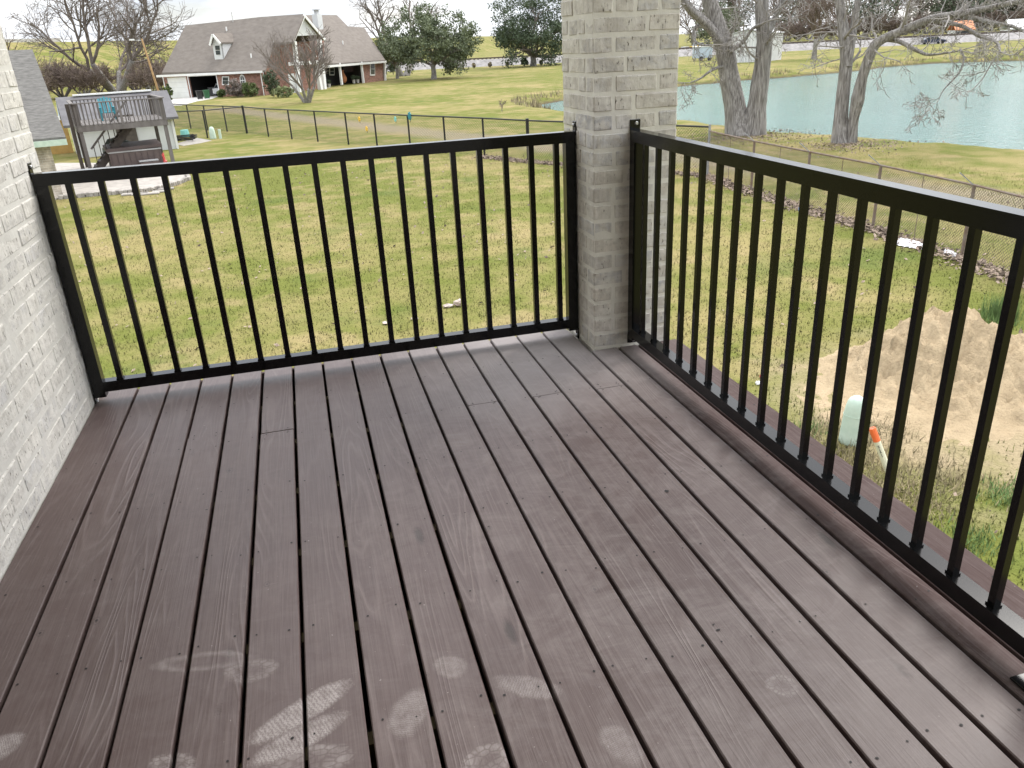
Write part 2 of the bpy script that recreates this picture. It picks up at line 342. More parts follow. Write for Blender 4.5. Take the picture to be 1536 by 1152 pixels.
def make_brick(name, ca, cb, cc, wash, wamt):
    m, t, b = newmat(name); tcn = t.nodes.new('ShaderNodeTexCoord'); oi = t.nodes.new('ShaderNodeObjectInfo')
    off = node(t, 'ShaderNodeVectorMath', operation='SCALE'); off.inputs[0].default_value = (37, 53, 71); t.links.new(oi.outputs['Random'], off.inputs['Scale'])
    ad = node(t, 'ShaderNodeVectorMath', operation='ADD'); t.links.new(tcn.outputs['Object'], ad.inputs[0]); t.links.new(off.outputs[0], ad.inputs[1])
    v = ad.outputs[0]
    r = t.nodes.new('ShaderNodeValToRGB'); e = r.color_ramp.elements
    e[0].color = (*ca, 1); e[1].color = (*cb, 1); e[1].position = 0.45; x = e.new(1.0); x.color = (*cc, 1)
    t.links.new(oi.outputs['Random'], r.inputs['Fac'])
    # vertical drag marks and mottling
    vs_ = mapping(t, v, scale=(34, 34, 5)); vf = noise(t, vs_, 1.0, 4, 0.6)
    c = mixc(t, 1.0, r.outputs['Color'], ramp(t, vf, 0.3, 0.7, (0.78, 0.78, 0.78), (1.12, 1.12, 1.12)), 'MULTIPLY')
    mot = noise(t, v, 26, 5, 0.65)
    c = mixc(t, ramp(t, mot, 0.44, 0.62), c, tuple(0.78*x for x in cb))
    c = mixc(t, math_(t, 'MULTIPLY', ramp(t, noise(t, mapping(t, v, loc=(5, 5, 5), scale=(1, 1, 1.6)), 13, 5, 0.62), 0.44, 0.58), wamt), c, wash)
    pit = noise(t, mapping(t, v, scale=(1, 1, 0.4)), 95, 3, 0.6); pm_ = ramp(t, pit, 0.30, 0.36, (1, 1, 1), (0, 0, 0))
    c = mixc(t, math_(t, 'MULTIPLY', pm_, 0.75), c, (0.12, 0.10, 0.08))
    t.links.new(c, b.inputs['Base Color']); b.inputs['Roughness'].default_value = 0.95; b.inputs['Specular IOR Level'].default_value = 0.2
    h = math_(t, 'SUBTRACT', math_(t, 'ADD', mot, math_(t, 'MULTIPLY', vf, 0.8)), math_(t, 'MULTIPLY', pm_, 0.8))
    bump(t, b, h, 0.9, 0.006); return m
M['brick_col'] = make_brick('column_brick', (0.45, 0.435, 0.435), (0.64, 0.59, 0.525), (0.55, 0.535, 0.53), (0.73, 0.70, 0.635), 0.5)
M['brick_wall'] = make_brick('wall_brick', (0.46, 0.45, 0.44), (0.63, 0.605, 0.56), (0.54, 0.53, 0.52), (0.67, 0.65, 0.605), 0.65)
def make_redbrick(name, c1, c2, mort, sx, dirv):
    m, t, b = newmat(name); p = posn(t)
    # along-wall coordinate from a direction, height from z
    d = node(t, 'ShaderNodeVectorMath', operation='DOT_PRODUCT'); t.links.new(p, d.inputs[0]); d.inputs[1].default_value = (dirv[0], dirv[1], 0)
    sp = node(t, 'ShaderNodeSeparateXYZ'); t.links.new(p, sp.inputs[0]); cb = node(t, 'ShaderNodeCombineXYZ')
    t.links.new(d.outputs['Value'], cb.inputs[0]); t.links.new(sp.outputs['Z'], cb.inputs[1])
    br = t.nodes.new('ShaderNodeTexBrick'); t.links.new(cb.outputs[0], br.inputs['Vector'])
    br.inputs['Color1'].default_value = (*c1, 1); br.inputs['Color2'].default_value = (*c2, 1); br.inputs['Mortar'].default_value = (*mort, 1)
    br.inputs['Scale'].default_value = 1.0; br.inputs['Brick Width'].default_value = 0.25*sx; br.inputs['Row Height'].default_value = 0.085*sx; br.inputs['Mortar Size'].default_value = 0.012
    c = mixc(t, 1.0, br.outputs['Color'], ramp(t, noise(t, p, 3.5, 5, 0.7), 0.3, 0.7, (0.6, 0.6, 0.6), (1.35, 1.3, 1.3)), 'MULTIPLY')
    t.links.new(c, b.inputs['Base Color']); b.inputs['Roughness'].default_value = 0.95; return m

# deck board material: brown stain over pine grain, dust, painted corner sheen, shoe prints
def make_deck(matte=False):
    m, t, b = newmat('weathered_matte_stain' if matte else 'brown_deck_stain'); p = posn(t); oi = t.nodes.new('ShaderNodeObjectInfo')
    off = node(t, 'ShaderNodeVectorMath', operation='SCALE'); off.inputs[0].default_value = (17.3, 29.1, 7.7); t.links.new(oi.outputs['Random'], off.inputs['Scale'])
    ad = node(t, 'ShaderNodeVectorMath', operation='ADD'); t.links.new(p, ad.inputs[0]); t.links.new(off.outputs[0], ad.inputs[1]); v = ad.outputs[0]
    # cathedral grain: contour lines of a stretched smooth noise
    vs_ = mapping(t, v, scale=(8.0, 0.75, 1.0)); field = noise(t, vs_, 1.0, 1.6, 0.42, 0.35)
    rings = math_(t, 'FRACT', math_(t, 'MULTIPLY', field, 16.0))
    line = ramp(t, math_(t, 'ABSOLUTE', math_(t, 'SUBTRACT', rings, 0.5)), 0.0, 0.26, (1, 1, 1), (0, 0, 0))
    fibre = noise(t, mapping(t, v, scale=(170, 5, 1)), 1.0, 4, 0.6)
    gpatch = ramp(t, noise(t, mapping(t, v, loc=(3, 8, 1), scale=(5.0, 1.1, 1)), 1.0, 3), 0.38, 0.66)
    tone = ramp(t, oi.outputs['Random'], 0, 1, (0.064, 0.041, 0.0385), (0.090, 0.060, 0.056))
    c = mixc(t, ramp(t, noise(t, mapping(t, v, scale=(5, 1.6, 1)), 1.6, 4), 0.3, 0.7), tone, (0.078, 0.052, 0.048))
    c = mixc(t, math_(t, 'MULTIPLY', math_(t, 'MULTIPLY', line, gpatch), 0.42), c, (0.17, 0.132, 0.126))
    c = mixc(t, math_(t, 'MULTIPLY', ramp(t, fibre, 0.40, 0.70), 0.40), c, (0.14, 0.108, 0.102))
    # knots
    vo = node(t, 'ShaderNodeTexVoronoi', Scale=1.0); t.links.new(mapping(t, v, scale=(7.0, 2.0, 0.001)), vo.inputs['Vector'])
    kn = ramp(t, math_(t, 'ADD', vo.outputs['Distance'], math_(t, 'MULTIPLY', math_(t, 'SUBTRACT', noise(t, v, 60, 3), 0.5), 0.07)), 0.05, 0.12, (1, 1, 1), (0, 0, 0))
    sel = ramp(t, node_sep(t, vo.outputs['Color']), 0.62, 0.64)
    kn = math_(t, 'MULTIPLY', math_(t, 'MULTIPLY', kn, sel), 0.7)
    c = mixc(t, kn, c, (0.026, 0.018, 0.016))
    for (kx, ky), kr in ([] if matte else (((60, 950), .013), ((145, 931), .015), ((345, 706), .017), ((228, 742), .012), ((735, 792), .010), ((592, 673), .012), ((640, 1012), .008), ((1240, 858), .013), ((892, 884), .014), ((400, 876), .012), ((345, 980), .015))):
        kc = gp(kx, ky, 0); u = mapping(t, p, loc=(kc[0], kc[1], 0), scale=(kr, kr*1.5, 1), typ='TEXTURE')
        le = node(t, 'ShaderNodeVectorMath', operation='LENGTH'); t.links.new(u, le.inputs[0]); rr = math_(t, 'ADD', le.outputs['Value'], math_(t, 'MULTIPLY', math_(t, 'SUBTRACT', fibre, 0.5), 0.7))
        ring = math_(t, 'MULTIPLY', math_(t, 'SINE', math_(t, 'MULTIPLY', rr, 11.0)), 0.5)
        km = math_(t, 'MULTIPLY', ramp(t, rr, 0.25, 1.5, (1, 1, 1), (0, 0, 0)), math_(t, 'ADD', ring, 0.45, True))
        c = mixc(t, math_(t, 'MULTIPLY', km, 0.8, True), c, (0.022, 0.015, 0.013))
    # dust: broad scuffs, streaky wipes, specks; corner patch also paints in a sky sheen
    n1 = noise(t, p, 2.1, 4, 0.68, 0.5); n2 = noise(t, mapping(t, p, rot=(0, 0, 0.9), scale=(3.4, 5, 1)), 2.2, 6, 0.75, 0.9)
    sx = node(t, 'ShaderNodeSeparateXYZ'); t.links.new(p, sx.inputs[0])
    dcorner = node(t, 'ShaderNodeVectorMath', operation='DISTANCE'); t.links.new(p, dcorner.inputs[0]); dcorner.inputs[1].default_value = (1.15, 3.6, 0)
    cor_dust_sheen = ramp(t, math_(t, 'ADD', dcorner.outputs['Value'], math_(t, 'MULTIPLY', math_(t, 'SUBTRACT', n1, 0.5), 0.9)), 0.1, 1.15, (1, 1, 1), (0, 0, 0))  # chalky dust by the column, whitened further as painted sky reflection
    right = ramp(t, math_(t, 'ADD', sx.outputs['X'], math_(t, 'MULTIPLY', math_(t, 'SUBTRACT', n1, 0.5), 1.6)), -0.5, 0.7)
    scuff = math_(t, 'MULTIPLY', ramp(t, math_(t, 'MULTIPLY', math_(t, 'ADD', n1, math_(t, 'MULTIPLY', n2, 1.6)), 0.385), 0.45, 0.64), math_(t, 'ADD', 0.12, math_(t, 'MULTIPLY', right, 0.17)))
    wipe = math_(t, 'MULTIPLY', ramp(t, n2, 0.60, 0.72), math_(t, 'MULTIPLY', math_(t, 'ADD', right, 0.3), 0.20))
    speck = math_(t, 'MULTIPLY', ramp(t, noise(t, p, 85, 2, 0.5), 0.735, 0.77), 0.7)
    scr = noise(t, mapping(t, p, rot=(0, 0, -0.9), scale=(9, 160, 1)), 1.0, 3, 0.5)
    scratch = math_(t, 'MULTIPLY', math_(t, 'MULTIPLY', ramp(t, scr, 0.71, 0.76), ramp(t, n1, 0.5, 0.6)), 0.45)
    dust_sheen = math_(t, 'ADD', math_(t, 'MAXIMUM', scuff, wipe), math_(t, 'MULTIPLY', cor_dust_sheen, 1.0))
    dust_sheen = math_(t, 'MULTIPLY', dust_sheen, ramp(t, math_(t, 'MULTIPLY', sx.outputs['X'], 0.5), 0.72, 0.75, (1, 1, 1), (0.3, 0.3, 0.3)))
    dust_sheen = math_(t, 'MAXIMUM', dust_sheen, math_(t, 'MAXIMUM', speck, scratch))
    erode = ramp(t, noise(t, p, 33, 4, 0.7), 0.30, 0.62, (0.42, 0.42, 0.42), (1.2, 1.2, 1.2))
    # shoe prints: toe pixel, heel pixel, width, strength, tread
    PR = [((533, 1018), (365, 1120), 0.085, 0.62, 0), ((523, 1068), (370, 1150), 0.085, 0.58, 0), ((218, 1000), (392, 985), 0.075, 0.30, 2),
          ((42, 1103), (-60, 1150), 0.09, 0.6, 0), ((538, 1130), (400, 1152), 0.10, 0.42, 1), ((628, 1032), (598, 1112), 0.095, 0.34, 0),
          ((766, 1118), (690, 1165), 0.10, 0.42, 1), ((300, 1152), (220, 1143), 0.07, 0.45, 1), ((735, 1020), (850, 1042), 0.075, 0.34, 0),
          ((655, 985), (700, 1015), 0.08, 0.30, 0), ((1150, 1015), (1200, 1040), 0.08, 0.36, 1), ((420, 1000), (330, 1010), 0.09, 0.30, 1), ((905, 1085), (960, 1150), 0.085, 0.28, 0)]
    for toe, heel, wd, st, kind in ([] if matte else PR):
        a = gp(*toe, 0); q = gp(*heel, 0); ln = min(np.linalg.norm(a-q), 0.31); cc = a+(q-a)/np.linalg.norm(q-a)*ln/2; th = math.atan2(a[1]-q[1], a[0]-q[0])
        u = mapping(t, p, loc=(cc[0], cc[1], 0), rot=(0, 0, th), scale=(ln/2, wd/2, 1), typ='TEXTURE')
        us = node(t, 'ShaderNodeSeparateXYZ'); t.links.new(u, us.inputs[0])
        le = node(t, 'ShaderNodeVectorMath', operation='LENGTH'); t.links.new(u, le.inputs[0]); r4 = le.outputs['Value']
        r4 = math_(t, 'ADD', r4, math_(t, 'MULTIPLY', math_(t, 'SUBTRACT', n2, 0.5), 0.75))
        msk = ramp(t, r4, 0.70, 1.0, (1, 1, 1), (0, 0, 0))
        if kind == 2: msk = math_(t, 'MULTIPLY', msk, ramp(t, r4, 0.35, 0.75))
        if kind == 0:
            tr = node(t, 'ShaderNodeTexWave', Scale=4.6, Distortion=7.0, Detail=3.0); tr.inputs['Detail Scale'].default_value = 2.2; t.links.new(u, tr.inputs['Vector']); tread = ramp(t, tr.outputs['Fac'], 0.1, 0.7, (0.45, 0.45, 0.45), (1, 1, 1))
        elif kind == 1:
            tr = node(t, 'ShaderNodeTexVoronoi', Scale=3.2, feature='DISTANCE_TO_EDGE'); t.links.new(u, tr.inputs['Vector']); tread = math_(t, 'MULTIPLY', ramp(t, tr.outputs['Distance'], 0.02, 0.16, (0.35, 0.35, 0.35), (1, 1, 1)), ramp(t, r4, 0.15, 0.8, (0.25, 0.25, 0.25), (1, 1, 1)))
        else: tread = ramp(t, n1, 0.2, 0.6, (0.6, 0.6, 0.6), (1, 1, 1))
        pr = math_(t, 'MULTIPLY', math_(t, 'MULTIPLY', math_(t, 'MULTIPLY', msk, tread), erode), st*1.75)
        dust_sheen = math_(t, 'MAXIMUM', dust_sheen, pr)
    c = mixc(t, math_(t, 'MULTIPLY', dust_sheen, 0.9, True), c, (0.30, 0.268, 0.262))
    # only the top face carries dust; sides stay stained
    t.links.new(c, b.inputs['Base Color'])
    rg = math_(t, 'ADD', math_(t, 'ADD', 0.24, math_(t, 'MULTIPLY', n1, 0.26)), math_(t, 'ADD', math_(t, 'MULTIPLY', dust_sheen, 0.3), math_(t, 'MULTIPLY', fibre, 0.12)), True)
    t.links.new(rg, b.inputs['Roughness']); b.inputs['Specular IOR Level'].default_value = 0.42
    if matte:
        t.links.remove(b.inputs['Roughness'].links[0]); b.inputs['Roughness'].default_value = 0.85; b.inputs['Specular IOR Level'].default_value = 0.15
    h = math_(t, 'ADD', math_(t, 'MULTIPLY', fibre, 0.5), math_(t, 'ADD', math_(t, 'MULTIPLY', math_(t, 'MULTIPLY', line, gpatch), 0.6), math_(t, 'MULTIPLY', kn, -1.0)))
    bump(t, b, h, 0.5, 0.003); return m
def node_sep(t, colsock):
    s = t.nodes.new('ShaderNodeSeparateColor'); t.links.new(colsock, s.inputs[0]); return s.outputs[0]
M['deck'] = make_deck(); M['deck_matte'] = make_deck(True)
M['joist'] = pm('treated_joist', (0.20, 0.16, 0.09), 0.9, (0.14, 0.11, 0.06), 6)
M['nail'] = pm('nail_hole', (0.008, 0.006, 0.006), 0.7)

# sand
def make_sand():
    m, t, b = newmat('sand'); p = posn(t)
    c = mixc(t, ramp(t, noise(t, p, 2.2, 6, 0.65), 0.35, 0.65), (0.47, 0.365, 0.235), (0.385, 0.295, 0.185))
    c = mixc(t, ramp(t, noise(t, p, 18, 5, 0.7), 0.56, 0.70), c, (0.30, 0.225, 0.145))
    t.links.new(c, b.inputs['Base Color']); b.inputs['Roughness'].default_value = 0.97; b.inputs['Specular IOR Level'].default_value = 0.1
    bump(t, b, noise(t, p, 22, 6, 0.7), 0.9, 0.05); return m
M['sand'] = make_sand()
def make_water():
    m, t, b = newmat('pond_water'); p = posn(t)
    c = mixc(t, ramp(t, noise(t, p, 0.05, 3), 0.35, 0.65), (0.036, 0.128, 0.114), (0.052, 0.155, 0.14))
    t.links.new(c, b.inputs['Base Color']); b.inputs['Roughness'].default_value = 0.08; b.inputs['IOR'].default_value = 1.33
    h = math_(t, 'ADD', noise(t, mapping(t, p, rot=(0, 0, 0.4), scale=(1.0, 2.2, 1)), 1.6, 4, 0.6), math_(t, 'MULTIPLY', noise(t, p, 5.0, 3, 0.6), 0.5))
    bump(t, b, h, 0.75, 0.12); return m
M['water'] = make_water()

# ================================================================== SETTING: ground, pond
rng = np.random.default_rng(7); random.seed(7)
POND = np.array([gp(*q, ZW)[:2] for q in ((805, 160), (818, 155), (843, 151.5), (930, 139), (1019, 130), (1100, 122), (1180, 116), (1250, 110), (1330, 101), (1400, 95), (1536, 91))] +
                [(120, 92), (150, 50), (110, -5), (50, -8), (33, 8)] +
                [gp(*q, ZW)[:2] for q in ((1620, 246), (1536, 238), (1470, 233), (1400, 228), (1350, 223), (1310, 219.5), (1250, 213), (1190, 209), (1140, 204), (1070, 194), (1019, 187), (930, 182), (860, 175), (838, 170), (818, 166))])
def pond_sd(x, y):
    P = np.stack([x, y], -1); d = np.full(x.shape, 1e9); ins = np.zeros(x.shape, bool); n = len(POND)
    for i in range(n):
        a = POND[i]; b = POND[(i+1) % n]; ab = b-a; h = np.clip(((P-a)@ab)/(ab@ab), 0, 1)
        d = np.minimum(d, np.linalg.norm(P-a-h[..., None]*ab, axis=-1))
        c = ((a[1] > y) != (b[1] > y)) & (x < (b[0]-a[0])*(y-a[1])/((b[1]-a[1]) if abs(b[1]-a[1]) > 1e-9 else 1e-9)+a[0]); ins ^= c
    return np.where(ins, -d, d)
def vnoise(x, y, s, seed=0):      # smooth value noise, numpy
    r = np.random.default_rng(seed).random((64, 64)); u = x*s; v = y*s; i = np.floor(u).astype(int); j = np.floor(v).astype(int)
    fu = u-i; fv = v-j; fu = fu*fu*(3-2*fu); fv = fv*fv*(3-2*fv); g = lambda a, b: r[a % 64, b % 64]
    return (g(i, j)*(1-fu)+g(i+1, j)*fu)*(1-fv)+(g(i, j+1)*(1-fu)+g(i+1, j+1)*fu)*fv
def ground_h(x, y):
    s = pond_sd(x, y)+(vnoise(x, y, 0.5, 3)-0.5)*0.9+(vnoise(x, y, 1.7, 4)-0.5)*0.35
    bankw = 1.2+0.02*np.abs(y)
    t = np.clip(s/bankw, 0, 1); z = ZW+(ZG-ZW)*np.sqrt(t)
    return np.where(s < 0, ZW-np.minimum(-s*0.35, 1.5), z)
def axis(lo, a, b, hi, st, n):
    f = np.arange(a, b, st); L = a-(np.geomspace(1, a-lo+1, n)[::-1]-1); R = b+(np.geomspace(1, hi-b+1, n)-1)
    return np.unique(np.concatenate([L, f, R]))
ax = axis(-1800, -22, 104, 2200, 0.55, 34); ay = axis(-300, 0, 100, 3500, 0.55, 34)
X, Y = np.meshgrid(ax, ay, indexing='ij'); Z = ground_h(X, Y)
nx, ny = X.shape; idx = np.arange(nx*ny).reshape(nx, ny)
Q = np.stack([idx[:-1, :-1], idx[1:, :-1], idx[1:, 1:], idx[:-1, 1:]], -1).reshape(-1, 4)
struct(fastmesh('ground', np.stack([X, Y, Z], -1).reshape(-1, 3), Q, M['ground'], smooth=True, nper=4))
mb = MB(); mb.add([(12, -30, ZW), (190, -30, ZW), (190, 130, ZW), (12, 130, ZW)], [(0, 1, 2, 3)])
struct(mb.build('water', M['water']))

# railway embankment and levee behind the lawn
def ridge(name, pts, hw_base, hw_top, z0, z1, mat):
    vs = []; n = len(pts)
    for i, p in enumerate(pts):
        d = np.array(pts[min(i+1, n-1)])-np.array(pts[max(i-1, 0)]); d = d/np.linalg.norm(d); a = np.array([-d[1], d[0]])
        for o, z in ((-hw_base, z0-0.3), (-hw_top, z1), (hw_top, z1), (hw_base, z0-0.3)): vs.append((p[0]+a[0]*o, p[1]+a[1]*o, z))
    fs = []
    for i in range(n-1):
        for k in range(3): fs.append((i*4+k, i*4+k+1, (i+1)*4+k+1, (i+1)*4+k))
    return struct(MB().add(vs, fs).build(name, mat))
def lerp_pts(a, b, n): return [tuple(np.array(a)+(np.array(b)-np.array(a))*i/(n-1)) for i in range(n)]
RA, RB = gp(470, 112)[:2], gp(1536, 58)[:2]
RD = (RB-RA)/np.linalg.norm(RB-RA)
rail_pts = lerp_pts(RA-RD*60, RB+RD*160, 24)
ridge('railway_embankment', rail_pts, 5.5, 2.4, ZG, ZG+1.35, M['gravel'])
RN = np.array([-RD[1], RD[0]])
rt_ = thing('railway_track', 'dark railway track running along the grey gravel embankment', 'track', (*((RA+RB)/2), ZG+1.35))
for s in (-0.72, 0.72):
    a = RA-RD*60+RN*s; b = RB+RD*160+RN*s
    MB().beam((*a, ZG+1.60), (*b, ZG+1.60), 0.16, 0.24).build('rail', M['railsteel'], rt_)
mb = MB(); Ltot = np.linalg.norm(RB-RA)+180
for k in range(int(Ltot/0.9)):
    c = RA-RD*60+RD*k*0.9; mb.beam((*(c-RN*1.3), ZG+1.42), (*(c+RN*1.3), ZG+1.42), 0.26, 0.15)
stuff(mb.build('sleeper', M['railsteel'], rt_))
def up_pt(px, py, z): d = ray(px, py); return (CAM+d*((z-CH)/d[2]))[:2]
LA_, LB_ = up_pt(60, 64.5, 6.0), up_pt(790, 54, 6.0)
ld = (LB_-LA_)/np.linalg.norm(LB_-LA_)
ridge('levee', lerp_pts(LA_-ld*160, LB_+ld*60, 20), 34, 5, ZG, 6.0, M['ground'])

# ================================================================== DECK
XL, XC, YC, XR, YR = -1.060, 1.278, 3.432, 1.4502, 3.654
deck = thing('deck', 'brown stained wooden deck of long boards with dusty shoe prints', 'deck', (0, 1.2, 0))
edges = [-1.062, -0.8945] + [-0.751+0.1435*i for i in range(16)] + [1.507, 1.722]
JOINT = {5: 3.06, 3: 3.12, 11: 3.02, 13: 3.01, 15: 2.985, 8: 0.95, 6: 0.55, 2: 0.9, 9: 0.2, 12: 0.6}
nails = MB()
def disc(x, y, r, n=8, z=0.0012, sq=1.0):
    ph = random.random()*6; nails.add([(x+r*math.cos(ph+2*math.pi*k/n)*(0.8+0.4*random.random()), y+sq*r*math.sin(ph+2*math.pi*k/n)*(0.8+0.4*random.random()), z) for k in range(n)], [tuple(range(n))])
JY = [-0.62, -0.22, 0.19, 0.60, 1.0, 1.40, 1.80, 2.21, 2.61, 3.02, 3.42]
def board(x0, x1, y0, y1):
    g = 0.0050+random.random()*0.0016; th = 0.036; ch = 0.003; nl = 5
    dz = random.uniform(-0.0012, 0.0012); xa, xb = x0+g, x1-g; cup = random.uniform(-0.0006, 0.0006)
    prof = [(xa, -th), (xb, -th), (xb, -ch), (xb-ch, 0), ((xa+xb)/2, cup), (xa+ch, 0), (xa, -ch)]
    vs = []; k = len(prof)
    ys = np.linspace(y0, y1, nl); wob = [random.uniform(-0.0011, 0.0011) for _ in ys]
    for y, wv in zip(ys, wob):
        vs += [(px+wv, y, pz+dz) for px, pz in prof]
    fs = [(i*k+j, i*k+(j+1) % k, (i+1)*k+(j+1) % k, (i+1)*k+j) for i in range(nl-1) for j in range(k)]
    fs += [tuple(range(k-1, -1, -1)), tuple((nl-1)*k+j for j in range(k))]
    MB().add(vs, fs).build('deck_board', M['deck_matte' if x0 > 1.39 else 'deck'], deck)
    for jy in JY:
        if y0+0.01 < jy < y1+0.05:
            for fx in (0.2, 0.8):
                if random.random() < 0.94: disc(x0+(x1-x0)*(fx+random.uniform(-.06, .06)), jy+random.uniform(-.018, .018), random.uniform(.0024, .0038), z=dz+0.0014)
for i in range(len(edges)-1):
    x0, x1 = edges[i], edges[i+1]; y1 = 3.80 if x1 < XC-0.01 else YC-0.004
    j = JOINT.get(i)
    if j:
        board(x0, x1, -1.2, j-0.0022); board(x0, x1, j+0.0022, y1)
        for fx in (0.2, 0.8):
            for s in (-0.016, 0.016): disc(x0+(x1-x0)*fx, j+s, 0.0034)
    else: board(x0, x1, -1.2, y1)
a = gp(1000, 737, 0); disc(a[0], a[1], 0.0075, 12)
for q, r in (((1077, 945), 0.006), ((1070, 937), 0.004), ((145, 931), 0.004), ((60, 950), 0.004), ((310, 765), 0.005), ((733, 790), 0.004), ((640, 690), 0.004)):
    a = gp(*q, 0); disc(a[0], a[1], r, 9, 0.0014, 0.5)
stuff(nails.build('nail_hole', M['nail'], deck, fix=False))
for jy in JY: MB().box((0.33, jy, -0.036-0.003-0.09), (2.76, 0.038, 0.18)).build('joist', M['joist'], deck)
MB().box((0.33, 1.30, -0.245), (2.76, 4.98, 0.02)).build('gap_shade_sheet', M['darkwood'], deck)  # unseen sheet added under the joists to keep the board gaps dark
MB().box((1.7315, 1.112, -0.145), (0.019, 4.61, 0.25)).build('rim_board', M['deck_matte'], deck)
MB().box((0.10, 3.8115, -0.145), (2.32, 0.019, 0.25)).build('rim_board', M['deck_matte'], deck)

# ================================================================== BRICK WALL AND COLUMN
_bc = {}
def brick_mesh(d, mat, var):
    key = (tuple(round(x, 3) for x in d), mat, var)
    if key not in _bc:
        b = MB().cbox((0, 0, 0), d, 0.006); r = random.Random(hash(key[0])+var)
        b.v = [(x+r.uniform(-.0022, .0022), y+r.uniform(-.0022, .0022), z+r.uniform(-.002, .002)) for x, y, z in b.v]
        me = b.mesh('brick'); import bmesh
        bm = bmesh.new(); bm.from_mesh(me); bmesh.ops.recalc_face_normals(bm, faces=bm.faces); bm.to_mesh(me); bm.free()
        me.materials.append(M[mat]); _bc[key] = me
    return _bc[key]
def put_brick(parent, c, d, mat, rest, single):
    c = np.array(c)+np.array([random.uniform(-.0015, .0015), random.uniform(-.0015, .0015), random.uniform(-.001, .001)])
    if single: link_mesh('brick', brick_mesh(d, mat, random.randrange(4)), None, parent, c-ORIG[parent.name])
    else: rest.cbox(c, d, 0.005)
PIT = 0.0790; BH = 0.0675; MJ = 0.0115; BL = 0.245
colm = thing('brick_column', 'square column of smeared grey and cream brick between the two railings', 'column', (XC+0.2, YC+0.21, ZG))
CW, CD, BD = 0.403, 0.420, 0.092
core = MB().box((XC+CW/2, YC+CD/2, (ZG-0.2+3.36)/2), (CW-0.0055, CD-0.0055, 3.36-ZG+0.2)).build('mortar', M['mortar'], colm)
rest = MB(); k0 = int(round((0-ZG)/PIT))
def row(parent, p0, axis_, length, z, wd, pat, mat, rest, single):
    # bricks laid along an axis from p0 (min corner), wd = depth across
    s = 0.0
    for L in pat(length):
        if axis_ == 'x': c = (p0[0]+s+L/2, p0[1]+wd/2, z); d = (L, wd, BH)
        else: c = (p0[0]+wd/2, p0[1]+s+L/2, z); d = (wd, L, BH)
        put_brick(parent, c, d, mat, rest, single); s += L+MJ
def patA(n):
    return lambda T: [BL, T-BL-MJ] if n % 3 == 0 else ([0.09, 0.085, T-0.175-2*MJ] if n % 3 == 1 else [T-BL-MJ, BL])
def patB(n):
    return lambda T: [T] if n % 3 else [0.085, T-0.085-MJ]
kk = 0
for k in range(-k0, 44):
    z = 0.012+k*PIT+BH/2
    if z+BH/2 > 3.35 or z < ZG: continue
    single = -0.25 < z < 1.95; kk += 1
    if k % 2 == 0:
        row(colm, (XC, YC), 'x', CW, z, BD, patA(k//2), 'brick_col', rest, single)
        row(colm, (XC, YC+CD-BD), 'x', CW, z, BD, patA(k//2+1), 'brick_col', rest, single)
        for x in (XC, XC+CW-BD): row(colm, (x, YC+BD+MJ), 'y', CD-2*BD-2*MJ, z, BD, patB(k//2), 'brick_col', rest, single)
    else:
        for x in (XC, XC+CW-BD): row(colm, (x, YC), 'y', CD, z, BD, patA(k//2), 'brick_col', rest, single)
        for y in (YC, YC+CD-BD): row(colm, (XC+BD+MJ, y), 'x', CW-2*BD-2*MJ, z, BD, patB(k//2), 'brick_col', rest, single)
stuff(rest.build('brick_rest', M['brick_col'], colm))

wall = thing('brick_wall', 'pale whitewashed brick house wall running along the deck boards', 'wall', (XL-0.1, 2.0, ZG))
YE = 3.835
MB().box((XL-0.15, (YE-1.4)/2, (ZG+3.7)/2), (0.2958, YE+1.4-0.008, 3.7-ZG)).build('mortar', M['mortar_wall'], wall)
rest = MB()
for k in range(-k0, 48):
    z = 0.004+k*PIT+BH/2
    if z+BH/2 > 3.68: continue
    y = YE
    first = True
    while y > -1.3:
        L = (BL if k % 2 == 0 else 0.118) if first else BL
        if not first and random.random() < 0.10: L = 0.118
        single = y-L > 1.95 and -0.1 < z < 1.80
        put_brick(wall, (XL-0.047, y-L/2, z), (0.094, L, BH), 'brick_wall', rest, single)
        y -= L+MJ; first = False
stuff(rest.build('brick_rest', M['brick_wall'], wall))
MB().box((0.33, -1.40, (ZG+3.7)/2), (3.4, 0.19, 3.7-ZG)).build('return_wall', M['mortar_wall'], wall)
roofp = thing('porch_roof', 'flat painted porch ceiling carried by the brick column and wall', 'roof', (0.3, 1.2, 3.7))
MB().box((0.34, 1.31, 3.76), (2.98, 5.36, 0.1)).build('ceiling', M['ceiling'], roofp)
MB().box((0.12, YC+0.21, 3.53), (2.34, 0.36, 0.34)).build('beam', M['ceiling'], roofp)
MB().box((XC+0.2015, 1.1, 3.53), (0.36, 5.3, 0.34)).build('beam', M['ceiling'], roofp)

